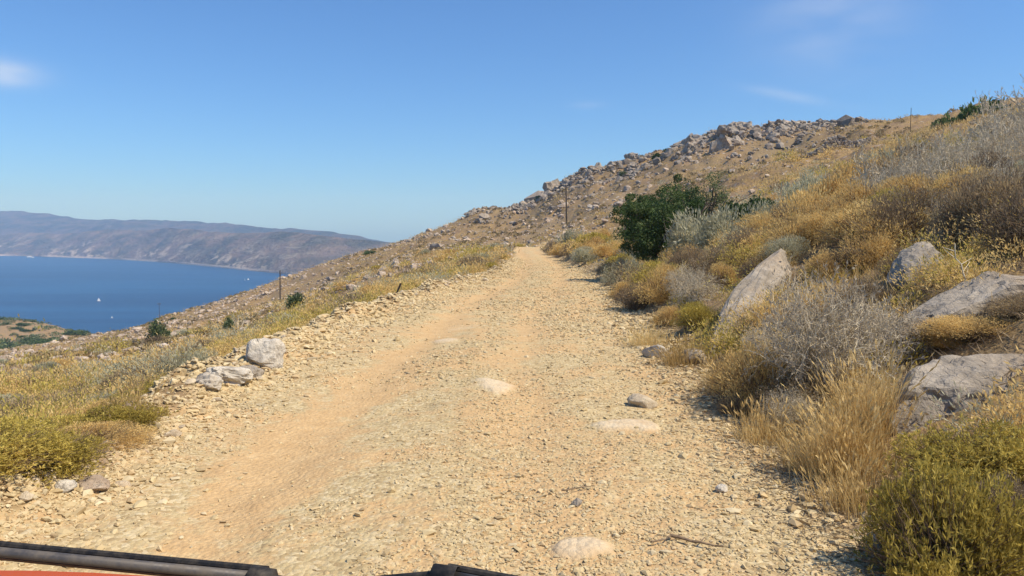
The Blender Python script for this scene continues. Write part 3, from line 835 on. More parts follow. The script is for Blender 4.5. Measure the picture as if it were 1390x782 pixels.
def stems(n, seed, reach=.85, rad=.012, squash=.8):
    g = np.random.default_rng(seed); G = Geo()
    d = unit(g.normal(size=(n, 3)) * np.array([1, 1, .7]) + np.array([0, 0, .75])); d[:, 2] = np.abs(d[:, 2])
    p0 = g.normal(size=(n, 3)) * np.array([.1, .1, .0]); p1 = p0 + d * .45 * reach + g.normal(size=(n, 3)) * .05
    p2 = p1 + unit(d + g.normal(size=(n, 3)) * .35) * .5 * reach
    s = np.array([1, 1, squash])
    G.tubes(p0 * s, p1 * s, rad, rad * .7); G.tubes(p1 * s, p2 * s, rad * .7, rad * .3)
    return G

def twig_bush(nstem, levels, seed, r0=.014, squash=1.0, fork=3, leafn=0):
    """bare, finely forked shrub of about unit height"""
    g = np.random.default_rng(seed); G = Geo(); Lf = Geo()
    p = g.normal(size=(nstem, 3)) * np.array([.09, .09, 0]); d = unit(g.normal(size=(nstem, 3)) * np.array([.75, .75, .25]) + np.array([0, 0, .75]))
    L, r = .36, r0
    for lv in range(levels):
        n = len(p); m = p + d * (L * .5 * g.uniform(.7, 1.2, (n, 1))) ; d2 = unit(d + g.normal(size=(n, 3)) * .28); q = m + d2 * (L * .5 * g.uniform(.7, 1.2, (n, 1)))
        G.tubes(p, m, r, r * .85); G.tubes(m, q, r * .85, r * .65)
        if lv == levels - 1:
            if leafn:
                i = g.integers(0, n, leafn); t = g.random((leafn, 1))
                Lf.leaves(m[i] + (q - m)[i] * t, d2[i] + g.normal(size=(leafn, 3)) * .8, .035, .013, g)
            break
        i = np.repeat(np.arange(n), fork); src = np.where(g.random((n * fork, 1)) < .45, m[i], q[i])
        p = src; d = unit(d2[i] + g.normal(size=(n * fork, 3)) * .55 + np.array([0, 0, .08])); L *= .72; r *= .6
    return G, Lf

PROTO = {}
def proto(kind, tier):
    """meshes of a kind at a level of detail: list of (part name, mesh)"""
    if (kind, tier) in PROTO: return PROTO[kind, tier]
    n, ll = {0: (26000, .055), 1: (15000, .062), 2: (5500, .095), 3: (1400, .18)}[tier]
    wid = {'spurge': .30, 'burnet': .22, 'sage': .20, 'heath': .22, 'thorn': .2, 'lentisk': .55, 'olive': .45}[kind]
    out = []
    for v in range(3 if tier else 2):
        sd = hash((kind == 'x', tier, v)) % 1000 + 31 * v + 7 * tier + sum(map(ord, kind)); parts = []
        if kind == 'thorn':
            G, Lf = twig_bush({0: 46, 1: 26, 2: 14, 3: 9}[tier], {0: 5, 1: 5, 2: 4, 3: 3}[tier], sd, {0: .010, 1: .013, 2: .02, 3: .03}[tier], fork=3, leafn={0: 6000, 1: 3000, 2: 900, 3: 300}[tier])
            a = G.build('twigs'); a.materials.append(TW['grey']); b = Lf.build('foliage'); b.materials.append(FM['thorn'])
            parts = [('twigs', a), ('foliage', b)]
        else:
            lum = {'spurge': 26, 'burnet': 30, 'sage': 22, 'heath': 26, 'lentisk': 18, 'olive': 16}[kind]
            sq = {'spurge': .72, 'burnet': .75, 'sage': .95, 'heath': .85, 'lentisk': .95, 'olive': 1.2}[kind]
            spg = 6 if kind == 'spurge' and tier == 0 else 0
            me = cushion(n // 5 if spg else n, ll * (1.15 if kind == 'sage' else 1), ll * wid * (1.5 if tier > 1 else 1), sd, sq, lum, depth=.55, sprig=spg).build('foliage'); me.materials.append(FM[kind])
            parts = [('foliage', me)]
            if tier < 3:
                st = stems({0: 600, 1: 260, 2: 60}[tier], sd + 5, 1.08, {0: .006, 1: .009, 2: .015}[tier], sq).build('stem'); st.materials.append(TW['bark' if kind in ('lentisk', 'olive') else 'brown'])
                parts.append(('stem', st))
        out.append(parts)
    PROTO[kind, tier] = out
    return out

KN = {  # kind -> (name, adjective phrase, category)
    'spurge': ('spurge_shrub', 'yellow green cushion shrub'), 'burnet': ('burnet_shrub', 'golden brown cushion shrub'), 'sage': ('sage_shrub', 'silvery grey green shrub'),
    'heath': ('heath_shrub', 'dark brown round shrub'), 'thorn': ('thorn_shrub', 'bare grey twiggy shrub'), 'lentisk': ('lentisk_shrub', 'dark green leafy shrub'), 'olive': ('olive_shrub', 'grey olive green bushy shrub')}
def shrub(kind, x, y, rad, g, label=None, hs=1.0, sink=.06, tier=None):
    d = math.hypot(x, y)
    if tier is None: tier = 0 if d < 9 else 1 if d < 26 else 2 if d < 75 else 3
    P = proto(kind, tier); parts = P[int(g.integers(0, len(P)))]
    nm, desc = KN[kind]
    loc = (x, y, hgt(x, y) - rad * sink); rz = g.uniform(0, 6.28); sc = (rad * g.uniform(.9, 1.15), rad * g.uniform(.9, 1.15), rad * hs * g.uniform(.9, 1.1))
    if tier <= 1 or kind == 'thorn':
        o = empty(nm, loc, rz)
        for pn, me in parts: link(pn, me, None, o)
    else:
        o = link(nm, parts[0][1]); o.location = loc; o.rotation_euler = (0, 0, rz)
    o.scale = sc
    if label: tag(o, label, 'shrub', desc + 's on the slopes')
    else: later(o, desc, desc + 's', 'shrub', desc + 's on the slopes')
    return o
def shrub_px(kind, px, d, wpx, g, label=None, hs=1.0, sink=.06):
    return shrub(kind, (px - 695) / F_PX * d, d, wpx / F_PX * d / 2, g, label, hs, sink)

g = np.random.default_rng(2024)
# --- right bank, near to far
shrub_px('spurge', 1305, 3.75, 215, g, 'nearest yellow green bush with spiky shoots, bottom right corner', 1.9)
shrub_px('spurge', 1340, 4.7, 215, g, 'yellow green spiky bush below the big cracked boulder', 1.05)
shrub_px('heath', 1400, 4.0, 170, g, 'dark brown tangled bush beside the bottom right yellow green bush', 1.2)
shrub_px('thorn', 1120, 7.6, 270, g, 'largest bare grey thorn bush, between the tilted slab and the cracked boulder', 1.55)
shrub_px('thorn', 1190, 7.9, 200, g, 'bare grey thorn bush just left of the flat slab', 1.35)
shrub_px('thorn', 1085, 6.8, 130, g, 'small bare thorn bush rising from the lower front of the largest thorn bush', 1.1)
shrub_px('burnet', 1040, 7.9, 150, g, 'golden brown bush at the left foot of the largest thorn bush', 1.5)
shrub_px('burnet', 1062, 10.4, 110, g, 'golden shrub growing against the upper right side of the tilted slab', 1.2)
shrub_px('thorn', 1050, 9.6, 110, g, 'small grey thorn bush half covering the lower end of the tilted slab', 1.3)
shrub_px('heath', 1042, 10.8, 70, g, 'dark brown shrub pressed against the middle of the tilted slab', 1.3)
shrub_px('heath', 1000, 9.6, 60, g, 'small brown shrub hiding the lower right foot of the tilted slab', 1.2)
shrub_px('heath', 1110, 7.3, 170, g, 'dark brown bush under the twigs of the largest thorn bush', .9)
shrub_px('burnet', 1015, 8.8, 90, g, 'tall golden bush between the tilted slab and the largest thorn bush', 1.3)
shrub_px('burnet', 1335, 7.4, 150, g, 'low rust brown shrub on top of the cracked boulder', .5)
shrub_px('burnet', 1290, 7.6, 90, g, 'small rust brown shrub in the gap between the flat slab and cracked boulder', .6)
shrub_px('heath', 1400, 7.4, 120, g, 'dark low shrub right of the rust brown shrub at the frame edge', .6)
shrub_px('heath', 1005, 7.6, 60, g, 'low brown shrub at the road edge left of the golden brown bush', .9)
shrub_px('spurge', 952, 13.2, 72, g, 'round yellow cushion shrub just left of the tilted slab', 1.1)
shrub_px('heath', 968, 17, 92, g, 'large round dark bush with golden crown left above the tilted slab', 1.15)
shrub_px('heath', 1032, 14.5, 60, g, 'small dark round bush just behind the top of the tilted slab', 1.1)
shrub_px('burnet', 900, 17.5, 95, g, None, 1.2)
shrub_px('heath', 872, 18.5, 75, g, None, 1.1)
shrub_px('spurge', 890, 21, 75, g, None, 1.3)
shrub_px('burnet', 915, 14.5, 62, g, None, .9)
shrub_px('burnet', 850, 22.0, 55, g, None, .9)
shrub_px('sage', 850, 24.5, 62, g, 'silvery feathery shrub at the road edge in front of the dark tree', 1.25)
shrub_px('burnet', 868, 25.5, 60, g, 'golden shrub at the very foot of the dark tree, beside the silvery feathery shrub', 1.1)
shrub_px('sage', 955, 27, 105, g, 'widest silvery shrub just right of the dark tree', 1.3)
for px, d, w, kd in [(925, 24, 70, 'burnet'), (985, 26, 80, 'sage'), (1000, 21, 75, 'burnet'), (1030, 30, 70, 'sage'), (1070, 32, 72, 'sage'), (1110, 34, 70, 'sage'), (1045, 20, 90, 'burnet'), (1090, 19, 95, 'burnet'),
                     (1075, 15.5, 90, 'burnet'), (1125, 17, 80, 'burnet'), (1175, 19, 100, 'burnet'), (1160, 14, 90, 'burnet'), (1180, 12.5, 90, 'burnet'), (1130, 12.5, 75, 'burnet'), (1095, 25, 100, 'burnet'), (1150, 26, 100, 'burnet'),
                     (1215, 20, 110, 'thorn'), (1185, 24, 110, 'thorn'), (1245, 18, 120, 'thorn'), (1225, 26, 90, 'heath'), (1290, 19, 130, 'thorn'), (1340, 17, 118, 'thorn'), (1395, 16, 112, 'thorn'),
                     (1260, 27, 100, 'thorn'), (1310, 26, 95, 'thorn'), (1360, 24, 100, 'thorn'), (1300, 14, 110, 'burnet'), (1240, 15, 100, 'burnet'), (1210, 13, 80, 'heath'), (1360, 20, 120, 'thorn'),
                     (1330, 11.8, 110, 'heath'), (1380, 11.2, 130, 'heath'), (1295, 12.4, 80, 'thorn'), (1410, 9.6, 120, 'heath'), (1360, 13, 110, 'thorn'), (1400, 21, 110, 'thorn'),
                     (1200, 30, 100, 'burnet'), (1150, 35, 90, 'burnet'), (1240, 36, 80, 'thorn'), (1400, 30, 120, 'thorn'), (1340, 36, 90, 'thorn'), (1200, 38, 70, 'sage'),
                     (1065, 24, 70, 'heath'), (1120, 29, 60, 'burnet'), (1015, 18, 60, 'heath'), (1210, 17, 90, 'burnet'), (1140, 21.5, 70, 'burnet'), (985, 15.5, 50, 'burnet'), (935, 20, 60, 'heath'), (1330, 15, 100, 'heath'), (1270, 22, 80, 'heath'), (1225, 11.4, 50, 'heath'), (1175, 10, 70, 'heath'), (1110, 10.5, 70, 'burnet'), (1265, 9.6, 60, 'thorn')]:
    shrub_px(kd, px, d, w * (1.22 if kd != 'burnet' else 1.05), g, None, 1.4)
shrub_px('lentisk', 1285, 84, 46, g, 'dark green shrub standing against the sky at upper right', 1.55)
shrub_px('lentisk', 1328, 80, 60, g, 'widest dark green shrub on the skyline at upper right', 1.4)
shrub_px('lentisk', 1382, 90, 44, g, 'dark green shrub on the skyline at the right frame edge', .8)
for px, d, w, kd in [(1002, 42, 56, 'lentisk'), (1034, 45, 52, 'lentisk'), (975, 40, 44, 'olive')]:
    shrub_px(kd, px, d, w, g, None, 1.35)
# right of the road, further on
for px, d, w, kd in [(835, 27, 40, 'heath'), (828, 31, 42, 'heath'), (815, 36, 45, 'thorn'), (800, 42, 42, 'sage'), (790, 46, 40, 'sage'), (775, 54, 40, 'heath'), (762, 62, 36, 'burnet'), (752, 72, 30, 'heath'), (845, 33, 50, 'spurge'), (825, 42, 45, 'burnet'), (805, 52, 50, 'spurge'), (785, 64, 44, 'sage'), (838, 46, 40, 'burnet'),
                     (765, 80, 36, 'sage'), (800, 76, 40, 'burnet'), (780, 90, 40, 'spurge'), (820, 62, 40, 'burnet'), (745, 90, 22, 'heath')]:
    shrub_px(kd, px, d, w, g, None, 1.1)
for px, d, w, kd in [(915, 196, 18, 'lentisk'), (890, 200, 15, 'lentisk'), (905, 205, 14, 'lentisk'), (730, 225, 14, 'olive'), (845, 195, 12, 'olive')]:
    shrub_px(kd, px, d, w, g, None, 1.0)
# --- left slope
for px, d, w, kd in [(-40, 5.0, 190, 'spurge'), (45, 5.45, 170, 'spurge'), (115, 6.15, 140, 'burnet'), (165, 6.9, 120, 'spurge'), (20, 5.9, 170, 'spurge'), (-60, 6.0, 170, 'spurge'), (85, 6.6, 150, 'spurge'), (0, 7.2, 150, 'heath'), (150, 7.6, 130, 'burnet'), (70, 8.2, 140, 'sage'), (200, 8.7, 110, 'spurge'), (235, 9.6, 90, 'burnet'), (130, 9.6, 110, 'burnet'), (20, 9.5, 120, 'burnet'),
                     (180, 11, 95, 'burnet'), (95, 12, 100, 'burnet'), (150, 13, 90, 'sage'), (30, 13.5, 90, 'burnet'), (260, 12, 70, 'burnet'), (290, 11.2, 50, 'burnet')]:
    shrub_px(kd, px, d, w, g, None, .72 if kd == 'spurge' else .62)
shrub_px('sage', 235, 14.5, 135, g, 'large silver grey shrub left of the squarish white boulder', 1.0)
shrub_px('sage', 375, 27, 70, g, 'wide pale silvery shrub between the white boulder and the left utility pole', .6)
def shrub_at(kind, px, py, wpx, label, hs):
    x, y, _ = ground_at(px, py, 12); return shrub(kind, x, y, wpx / F_PX * y / 2, g, label, hs)
shrub_at('olive', 405, 420, 27, 'small rounded green tree like shrub right of the left utility pole', 1.5)
shrub_at('olive', 216, 462, 28, 'olive green upright shrub on the slope left of the silver shrub', 1.6)
shrub_at('thorn', 322, 446, 36, 'bare grey bush halfway up the left slope', 1.3)
shrub_at('olive', 310, 450, 24, 'small olive bush tucked against the bare grey bush on the left slope', 1.2)
shrub_px('lentisk', 501, 240, 17, g, 'dark green round shrub on the left skyline before the mountain', .75)
for px, d, w, kd in [(440, 22, 50, 'spurge'), (415, 19, 46, 'burnet'), (460, 26, 46, 'burnet'), (480, 30, 40, 'sage'), (425, 30, 50, 'spurge'), (330, 24, 50, 'burnet'), (300, 20, 60, 'burnet'), (350, 18, 40, 'heath'), (500, 28, 30, 'burnet'), (520, 32, 34, 'spurge'), (545, 36, 34, 'burnet'), (575, 34, 34, 'burnet'),
                     (585, 42, 34, 'olive'), (600, 48, 34, 'heath'), (595, 60, 28, 'sage'), (625, 44, 30, 'spurge'), (645, 38, 34, 'spurge'), (668, 40, 32, 'spurge'), (655, 48, 30, 'sage'), (680, 52, 22, 'spurge'), (640, 58, 28, 'heath'), (670, 64, 26, 'sage'), (685, 70, 18, 'burnet'), (615, 70, 24, 'heath'), (655, 80, 24, 'burnet'), (560, 52, 30, 'thorn'), (535, 60, 26, 'sage'), (510, 50, 30, 'sage'), (470, 45, 36, 'spurge')]:
    shrub_px(kd, px, d, w, g, None, .85)
# --- seeded naturally over the slopes
n = 0
while n < 130:
    a = g.uniform(-36, 1); r = math.exp(g.uniform(math.log(16), math.log(150))); x, y = r * math.sin(R(a)), r * math.cos(R(a))
    if x > float(road_l(y)) - .6: continue
    kd = str(g.choice(['spurge', 'burnet', 'sage', 'heath', 'olive'], p=[.26, .38, .2, .16, .0]))
    shrub(kd, x, y, g.uniform(.4, 1.0) * (1 + r / 150), g, None, g.uniform(.6, .9)); n += 1
n = 0
while n < 70:
    a = g.uniform(4, 37); r = math.exp(g.uniform(math.log(13), math.log(75))); x, y = r * math.sin(R(a)), r * math.cos(R(a))
    if x < float(road_r(y)) + 1.2: continue
    kd = str(g.choice(['spurge', 'burnet', 'sage', 'heath', 'thorn'], p=[.1, .36, .14, .24, .16]))
    shrub(kd, x, y, g.uniform(.4, .85) * (1 + r / 120), g, None, g.uniform(.8, 1.2)); n += 1

# knee-high undergrowth that closes the slopes between the single shrubs: nobody could count it
def undergrowth():
    g = np.random.default_rng(314)
    x, y, r = scatter_polar(19000, 6, 150, -38, 38, g)
    out = np.maximum(road_l(y) - x, x - road_r(y)); left = x < road_l(y)
    pat = fbm2(x / 5 + 9, y / 5, 3)
    kp = (out > .75) & (g.random(len(x)) < np.where(left, .75, .34) * sstep(-1.1, 0., pat) * np.where(r > 85, .5, 1))
    kp &= ~((np.abs(x - 6.6) < 1.0) & (np.abs(y - 8.6) < .6)) & ~((np.abs(x - 4.5) < 1.2) & (np.abs(y - 6.) < .8))
    x, y, r = x[kp], y[kp], r[kp]; z = H(x, y); k = len(x)
    sel = 1.25 * fbm2(x / 3.2 + 70, y / 4.5, 2) + g.normal(size=k) * .22
    near_left = (x < road_l(y)) & (r < 14)
    kind = np.where(sel > .55, 'sage', np.where(sel > -.2, 'burnet', np.where(sel > -.6, 'spurge', 'heath')))
    kind = np.where((x < 0) & (kind == 'heath') & (g.random(k) < .35), 'spurge', kind); kind = np.where(near_left & (r < 11) & (g.random(k) < .6), 'spurge', kind)
    rad = np.exp(g.normal(-1.3, .38, k)) * (1 + r / 110)
    names = {'spurge': 'yellow green undergrowth of low cushion plants covering the slopes', 'burnet': 'golden brown undergrowth of low thorny plants covering the slopes', 'sage': 'grey green undergrowth of low silvery plants covering the slopes', 'heath': 'dark brown undergrowth of dead low plants covering the slopes'}
    for kd in names:
        G = Geo(); total = 0
        for i in np.nonzero(kind == kd)[0]:
            lf = max(.045, r[i] * .0031); n = int(np.clip(9 * (rad[i] / lf) ** 2, 26, 1000)); total += n
            d = rand_dirs(n, g); d[:, 2] = np.abs(d[:, 2])
            bump = 1 + .35 * np.sin(d[:, 0] * 4 + i) * np.cos(d[:, 1] * 5 + 2 * i)
            P = d * (rad[i] * bump * g.uniform(.45, 1, n))[:, None] * np.array([1.2, 1.1, 1.0]) + np.array([x[i], y[i], z[i] - .03])
            G.leaves(P, d + g.normal(size=(n, 3)) * .6 + np.array([0, 0, .4]), lf * g.uniform(.7, 1.6, n), lf * (.34 if kd != 'sage' else .26), g)
        o = link('undergrowth', G.build('undergrowth'), FM[kd]); o['kind'] = 'stuff'; tag(o, names[kd], 'undergrowth'); print('undergrowth', kd, total)
undergrowth()

# scrub too small to count, far off: one object
def far_scrub():
    g = np.random.default_rng(90); G = Geo()
    x, y, r = scatter_polar(16000, 70, 640, -36, 34, g)
    kp = (road_mask(x, y) < .02) & (g.random(len(x)) < sstep(-.3, .5, fbm2(x / 16 + 40, y / 16, 3)))
    x, y, r = x[kp], y[kp], r[kp]; z = H(x, y); rad = g.uniform(.18, .6, len(x)) * (.8 + r / 400)
    n = 46
    d = rand_dirs(len(x) * n, g); d[:, 2] = np.abs(d[:, 2])
    rr = np.repeat(rad, n)[:, None]; P = np.stack([np.repeat(x, n), np.repeat(y, n), np.repeat(z, n)], 1) + d * rr * np.array([1, 1, .75]) * g.uniform(.5, 1, (len(d), 1))
    G.leaves(P, d + g.normal(size=d.shape) * .5, rr * .55, rr * .3, g)
    m = foliage_mat('far_scrub', [(.2, (.12, .10, .055)), (.45, (.25, .185, .09)), (.7, (.34, .27, .14)), (.95, (.48, .33, .13))], .2, .05)
    o = link('scrub', G.build('scrub'), m); o['kind'] = 'stuff'; tag(o, 'low brown scrub dotted over the distant rocky hillside', 'scrub')
far_scrub()
def headland_scrub():
    g = np.random.default_rng(92); G = Geo(); k = 900
    x, y, r = scatter_polar(k, 340, 640, -37, -26, g); z = H(x, y); rad = np.exp(g.normal(.25, .4, k)); n = 40
    d = rand_dirs(k * n, g); d[:, 2] = np.abs(d[:, 2]); rr = np.repeat(rad, n)[:, None]
    P = np.stack([np.repeat(x, n), np.repeat(y, n), np.repeat(z, n)], 1) + d * rr * np.array([1.3, 1, .6]) * g.uniform(.5, 1, (k * n, 1))
    G.leaves(P, d + g.normal(size=d.shape) * .5, rr * .5, rr * .3, g)
    o = link('scrub', G.build('scrub'), FM['olive']); o['kind'] = 'stuff'; tag(o, 'grey green scrub speckling the low headland by the sea', 'scrub')
headland_scrub()
def road_litter():
    g = np.random.default_rng(93); G = Geo(); k = 9000
    y = np.exp(g.uniform(math.log(3.6), math.log(26), k)); x = road_r(y) + .25 + g.normal(size=k) * .33
    P = np.stack([x, y, H(x, y) + .012], 1); a = g.uniform(0, 6.28, k)
    G.leaves(P, np.stack([np.cos(a), np.sin(a), g.normal(size=k) * .25], 1), g.uniform(.03, .16, k), g.uniform(.004, .010, k), g)
    k = 9000; x = g.uniform(3.6, 8.2, k); y = g.uniform(5.6, 10.5, k); P = np.stack([x, y, H(x, y) + .02], 1); a = g.uniform(0, 6.28, k)
    G.leaves(P, np.stack([np.cos(a), np.sin(a), np.abs(g.normal(size=k)) * .5], 1), g.uniform(.05, .22, k), g.uniform(.006, .018, k), g)
    o = link('litter', G.build('litter'), FM['heath']); o['kind'] = 'stuff'; tag(o, 'brown dry twigs and leaf litter along the right road edge and bank', 'litter')
road_litter()
def far_grass():
    g = np.random.default_rng(91); G = Geo()
    x, y, r = scatter_polar(30000, 60, 280, -36, 40, g)
    kp = (road_mask(x, y) < .02) & (g.random(len(x)) < np.where(x > 0, .6, .85) * sstep(-.5, .3, fbm2(x / 12 - 40, y / 12, 3)))
    x, y, r = x[kp], y[kp], r[kp]; z = H(x, y); n = 16; k = len(x)
    P = np.stack([np.repeat(x, n), np.repeat(y, n), np.repeat(z, n)], 1) + g.normal(size=(k * n, 3)) * np.array([.45, .45, 0]) * np.repeat(1 + r / 150, n)[:, None]
    G.leaves(P, np.array([0, 0, 1.]) + g.normal(size=P.shape) * .5, g.uniform(.2, .45, k * n), np.repeat(r, n) * .0006 + .03, g)
    o = link('dry_grass', G.build('dry_grass'), FM['grass']); o['kind'] = 'stuff'; tag(o, 'golden dry grass tufts over the upper and far hillside', 'grass')
far_grass()
# dark thickets on the lower headland
g = np.random.default_rng(33)
for k in range(96):
    px = g.uniform(-10, 135) if k < 80 else g.uniform(130, 240); d = g.uniform(300, 470) if k < 80 else g.uniform(220, 250)
    x = (px - 695) / F_PX * d
    o = link('lentisk_shrub', proto('lentisk', 3)[k % 3][0][1]); s = math.exp(g.normal(.55, .45)) * (1 if k < 80 else .45); o.location = (x, d, hgt(x, d) - .3); o.scale = (s * 1.7, s * 1.2, s * .8); o.rotation_euler = (0, 0, g.uniform(-.5, .5))
    later(o, 'dark headland thicket', 'dark headland thickets', 'shrub', 'thickets on the low headland')

# ------------------------------------------------------------------ the dark tree and its neighbours
def tree(px, d, h, w, seed, label, leaf=.085, nleaf=15000, kind='lentisk'):
    g = np.random.default_rng(seed); x = (px - 695) / F_PX * d
    root = empty('evergreen_tree', (x, d, hgt(x, d) - .1)); T = Geo(); tips = []
    for s in range(5):
        p = np.array([g.normal() * .12, g.normal() * .12, 0]); dr = unit(np.array([g.normal() * .45, g.normal() * .45, 1.0])); r = .10 * h / 4
        for k in range(5):
            q = p + dr * h * .17; T.tubes([p], [q], r, r * .8, 6); r *= .8; p = q; dr = unit(dr + g.normal(size=3) * .25)
            if k >= 1:
                for _ in range(3):
                    b = unit(dr + g.normal(size=3) * .9); e = p + b * h * g.uniform(.12, .26); T.tubes([p], [e], r * .6, r * .25, 4); tips.append(e)
        tips.append(p)
    tips = np.array(tips)
    tips = tips[(tips[:, 2] > h * .1)]
    extra = np.stack([g.normal(size=40) * w * .30, g.normal(size=40) * w * .25, g.uniform(.18, .8, 40) * h], 1)
    tips = np.concatenate([tips, extra]); lim = np.hypot(tips[:, 0], tips[:, 1]); tips[:, :2] *= np.minimum(1, w * .46 / np.maximum(lim, .01))[:, None]
    tr = T.build('trunk', True); link('trunk', tr, TW['bark'], root)
    L = Geo(); i = g.integers(0, len(tips), nleaf); dd = rand_dirs(nleaf, g); cr = g.uniform(.18, .46, len(tips)) * h / 4
    P = tips[i] + dd * (cr[i] * g.random(nleaf) ** .4)[:, None] * np.array([1.15, 1.15, .8])
    P[:, 2] = np.maximum(P[:, 2], .15)
    L.leaves(P, dd + g.normal(size=dd.shape) * .6, leaf * g.uniform(.7, 1.4, nleaf), leaf * .55, g)
    link('crown', L.build('crown'), FM[kind], root)
    tag(root, label, 'tree'); return root
tree(878, 29.5, 3.5, 2.5, 4, 'darkest dense evergreen tree leaning over the road edge', nleaf=27000)
tree(912, 35, 3.8, 2.7, 6, 'lighter green tree just behind the darkest evergreen', nleaf=17000, leaf=.085)
tree(952, 44, 3.7, 2.6, 9, 'sparse grey green tree rising right of the dark evergreens', nleaf=6000, leaf=.1, kind='olive')
tree(900, 40, 3.0, 3.0, 12, 'small olive green tree half hidden behind the dark evergreens', nleaf=8000, leaf=.1, kind='olive')

# ------------------------------------------------------------------ grass
def grass_cover():
    g = np.random.default_rng(61)
    G = Geo(); n = 230000
    x, y, r = scatter_polar(n, 4.0, 85, -38, 38, g)
    m = road_mask(x, y)
    pat = fbm2(x / 3.0, y / 3.0, 3); out = np.maximum(road_l(y) - x, x - road_r(y))
    kp = (m < .12) & (g.random(n) < sstep(-.75, .25, pat) * sstep(.25, 1.3, out) * np.where(x > 0, .45, .8))
    x, y, r, out = x[kp], y[kp], r[kp], out[kp]; k = len(x)
    P = np.stack([x, y, H(x, y) - .01], 1)
    D = np.stack([g.normal(size=k) * .4, g.normal(size=k) * .4, np.ones(k)], 1)
    ln = g.uniform(.08, .28, k) * (1 + .5 * fbm2(x / 2, y / 2, 2)) * np.clip(out, .5, 1); G.blades(P, D, ln, np.clip(r * .0011, .005, .06), g.uniform(.1, .6, k), g)
    print('grass', k)
    o = link('dry_grass', G.build('dry_grass'), FM['grass']); o['kind'] = 'stuff'; tag(o, 'short straw coloured dry grass covering the slopes beside the road', 'grass')
grass_cover()

def tuft(px, d, n, height, spread, label, seed, heads=True):
    g = np.random.default_rng(seed); x0 = (px - 695) / F_PX * d
    root = empty('grass_tuft', (x0, d, hgt(x0, d) - .02)); G = Geo(); Hd = Geo()
    P = np.stack([g.normal(size=n) * spread, g.normal(size=n) * spread, np.zeros(n)], 1)
    P[:, 2] = H(P[:, 0] + x0, P[:, 1] + d) - root.location[2]
    D = np.stack([P[:, 0] * 1.0 + g.normal(size=n) * .2, P[:, 1] * 1.0 + g.normal(size=n) * .2, np.ones(n)], 1)
    ln = height * g.uniform(.35, 1.0, n); m, t = G.blades(P, D, ln, .005, g.uniform(.02, .35, n), g)
    if heads:
        k = g.random(n) < .22; G.leaves(t[k], (t - m)[k] + np.array([0, 0, -.05]), .075, .016, g); G.leaves(t[k] - (t - m)[k] * .12, (t - m)[k], .07, .014, g)
    link('blades', G.build('blades'), FM['grass'], root)
    tag(root, label, 'grass tuft', 'tall golden grass tufts')
tuft(1155, 5.5, 1700, .52, .115, 'largest golden grass tuft with tall seed heads left of the cracked boulder', 1)
tuft(1180, 6.0, 900, .72, .10, 'tallest golden grass stalks rising just left of the cracked boulder', 2)
tuft(1095, 5.8, 220, .34, .12, 'short sparse grass tuft at the left foot of the largest tuft', 3)
tuft(990, 8.6, 700, .45, .13, 'small yellow grass tuft at the road edge before the thorn bush', 4)
tuft(930, 10.4, 800, .40, .16, 'pale grass tuft beside the small grey rock at the road edge', 5)
tuft(880, 12.5, 500, .4, .16, 'pale grass tuft just behind the white rock at the road edge', 6)
tuft(1180, 4.9, 500, .35, .14, 'low dry grass tuft between the largest tuft and bottom right bush', 7)
tuft(170, 7.0, 300, .35, .12, 'dry stalks around the brown rock on the left bank', 8)
tuft(1045, 6.6, 500, .38, .13, 'low grass tuft in shade below the golden brown bush', 9)

# ------------------------------------------------------------------ poles, stake, sticks
WOOD = twig_mat('weathered_pole_wood', (.07, .053, .04), (.11, .085, .06)); IRON = NT('rusty_iron'); IRON.bsdf((.06, .042, .035), .7, None, .4, .3); IRON = IRON.m
PORC = NT('porcelain'); PORC.bsdf((.30, .27, .24), .3, None, .5); PORC = PORC.m
def pole(px, d, h, label, arm=True, rad=.13, lean=0, armz=.94):
    x = (px - 695) / F_PX * d; root = empty('utility_pole', (x, d, hgt(x, d) - .2)); root.rotation_euler = (0, lean, .5)
    a = Geo(); a.tubes([(0, 0, 0)], [(0, 0, h * .5)], rad, rad * .85, 10); a.tubes([(0, 0, h * .5)], [(0, 0, h)], rad * .85, rad * .7, 10); link('pole', a.build('pole'), WOOD, root)
    if arm:
        b = Geo(); b.box((0, -rad * 1.1, h * armz), (.95, .1, .12)); ob = link('crossarm', b.build('crossarm'), WOOD, root)
        for s in (-.4, .4):
            c = Geo(); c.tubes([(s, -rad * 1.1, h * armz + .06)], [(s, -rad * 1.1, h * armz + .26)], .05, .035, 8); link('insulator', c.build('insulator'), PORC, ob)
    tag(root, label, 'utility pole', 'wooden utility poles'); return root
pole(769, 150, 8.6, 'wooden utility pole on the hillside beyond the end of the road', True, .19, R(-1.5))
pole(379, 170, 8.6, 'wooden utility pole standing on the left slope against the sea', True, .17, R(1), .5)
pole(214, 225, 6.6, 'faint farthest utility pole low on the left slope above the sea', True, .07)
pole(1229, 118, 4.2, 'thin bare pole on the skyline left of the upper right shrubs', False, .055)
pole(766, 224, 2.2, 'short thin post standing on top of the crest outcrop', False, .07)

st = Geo(); st.box((0, 0, .40), (.05, .05, .95)); o = link('stake', st.build('stake'), IRON)
x, y = (528 - 695) / F_PX * 22.3, 22.3; o.location = (x, y, hgt(x, y) - .22); o.rotation_euler = (0, R(24), 0); tag(o, 'leaning dark iron stake driven into the left road edge', 'stake')

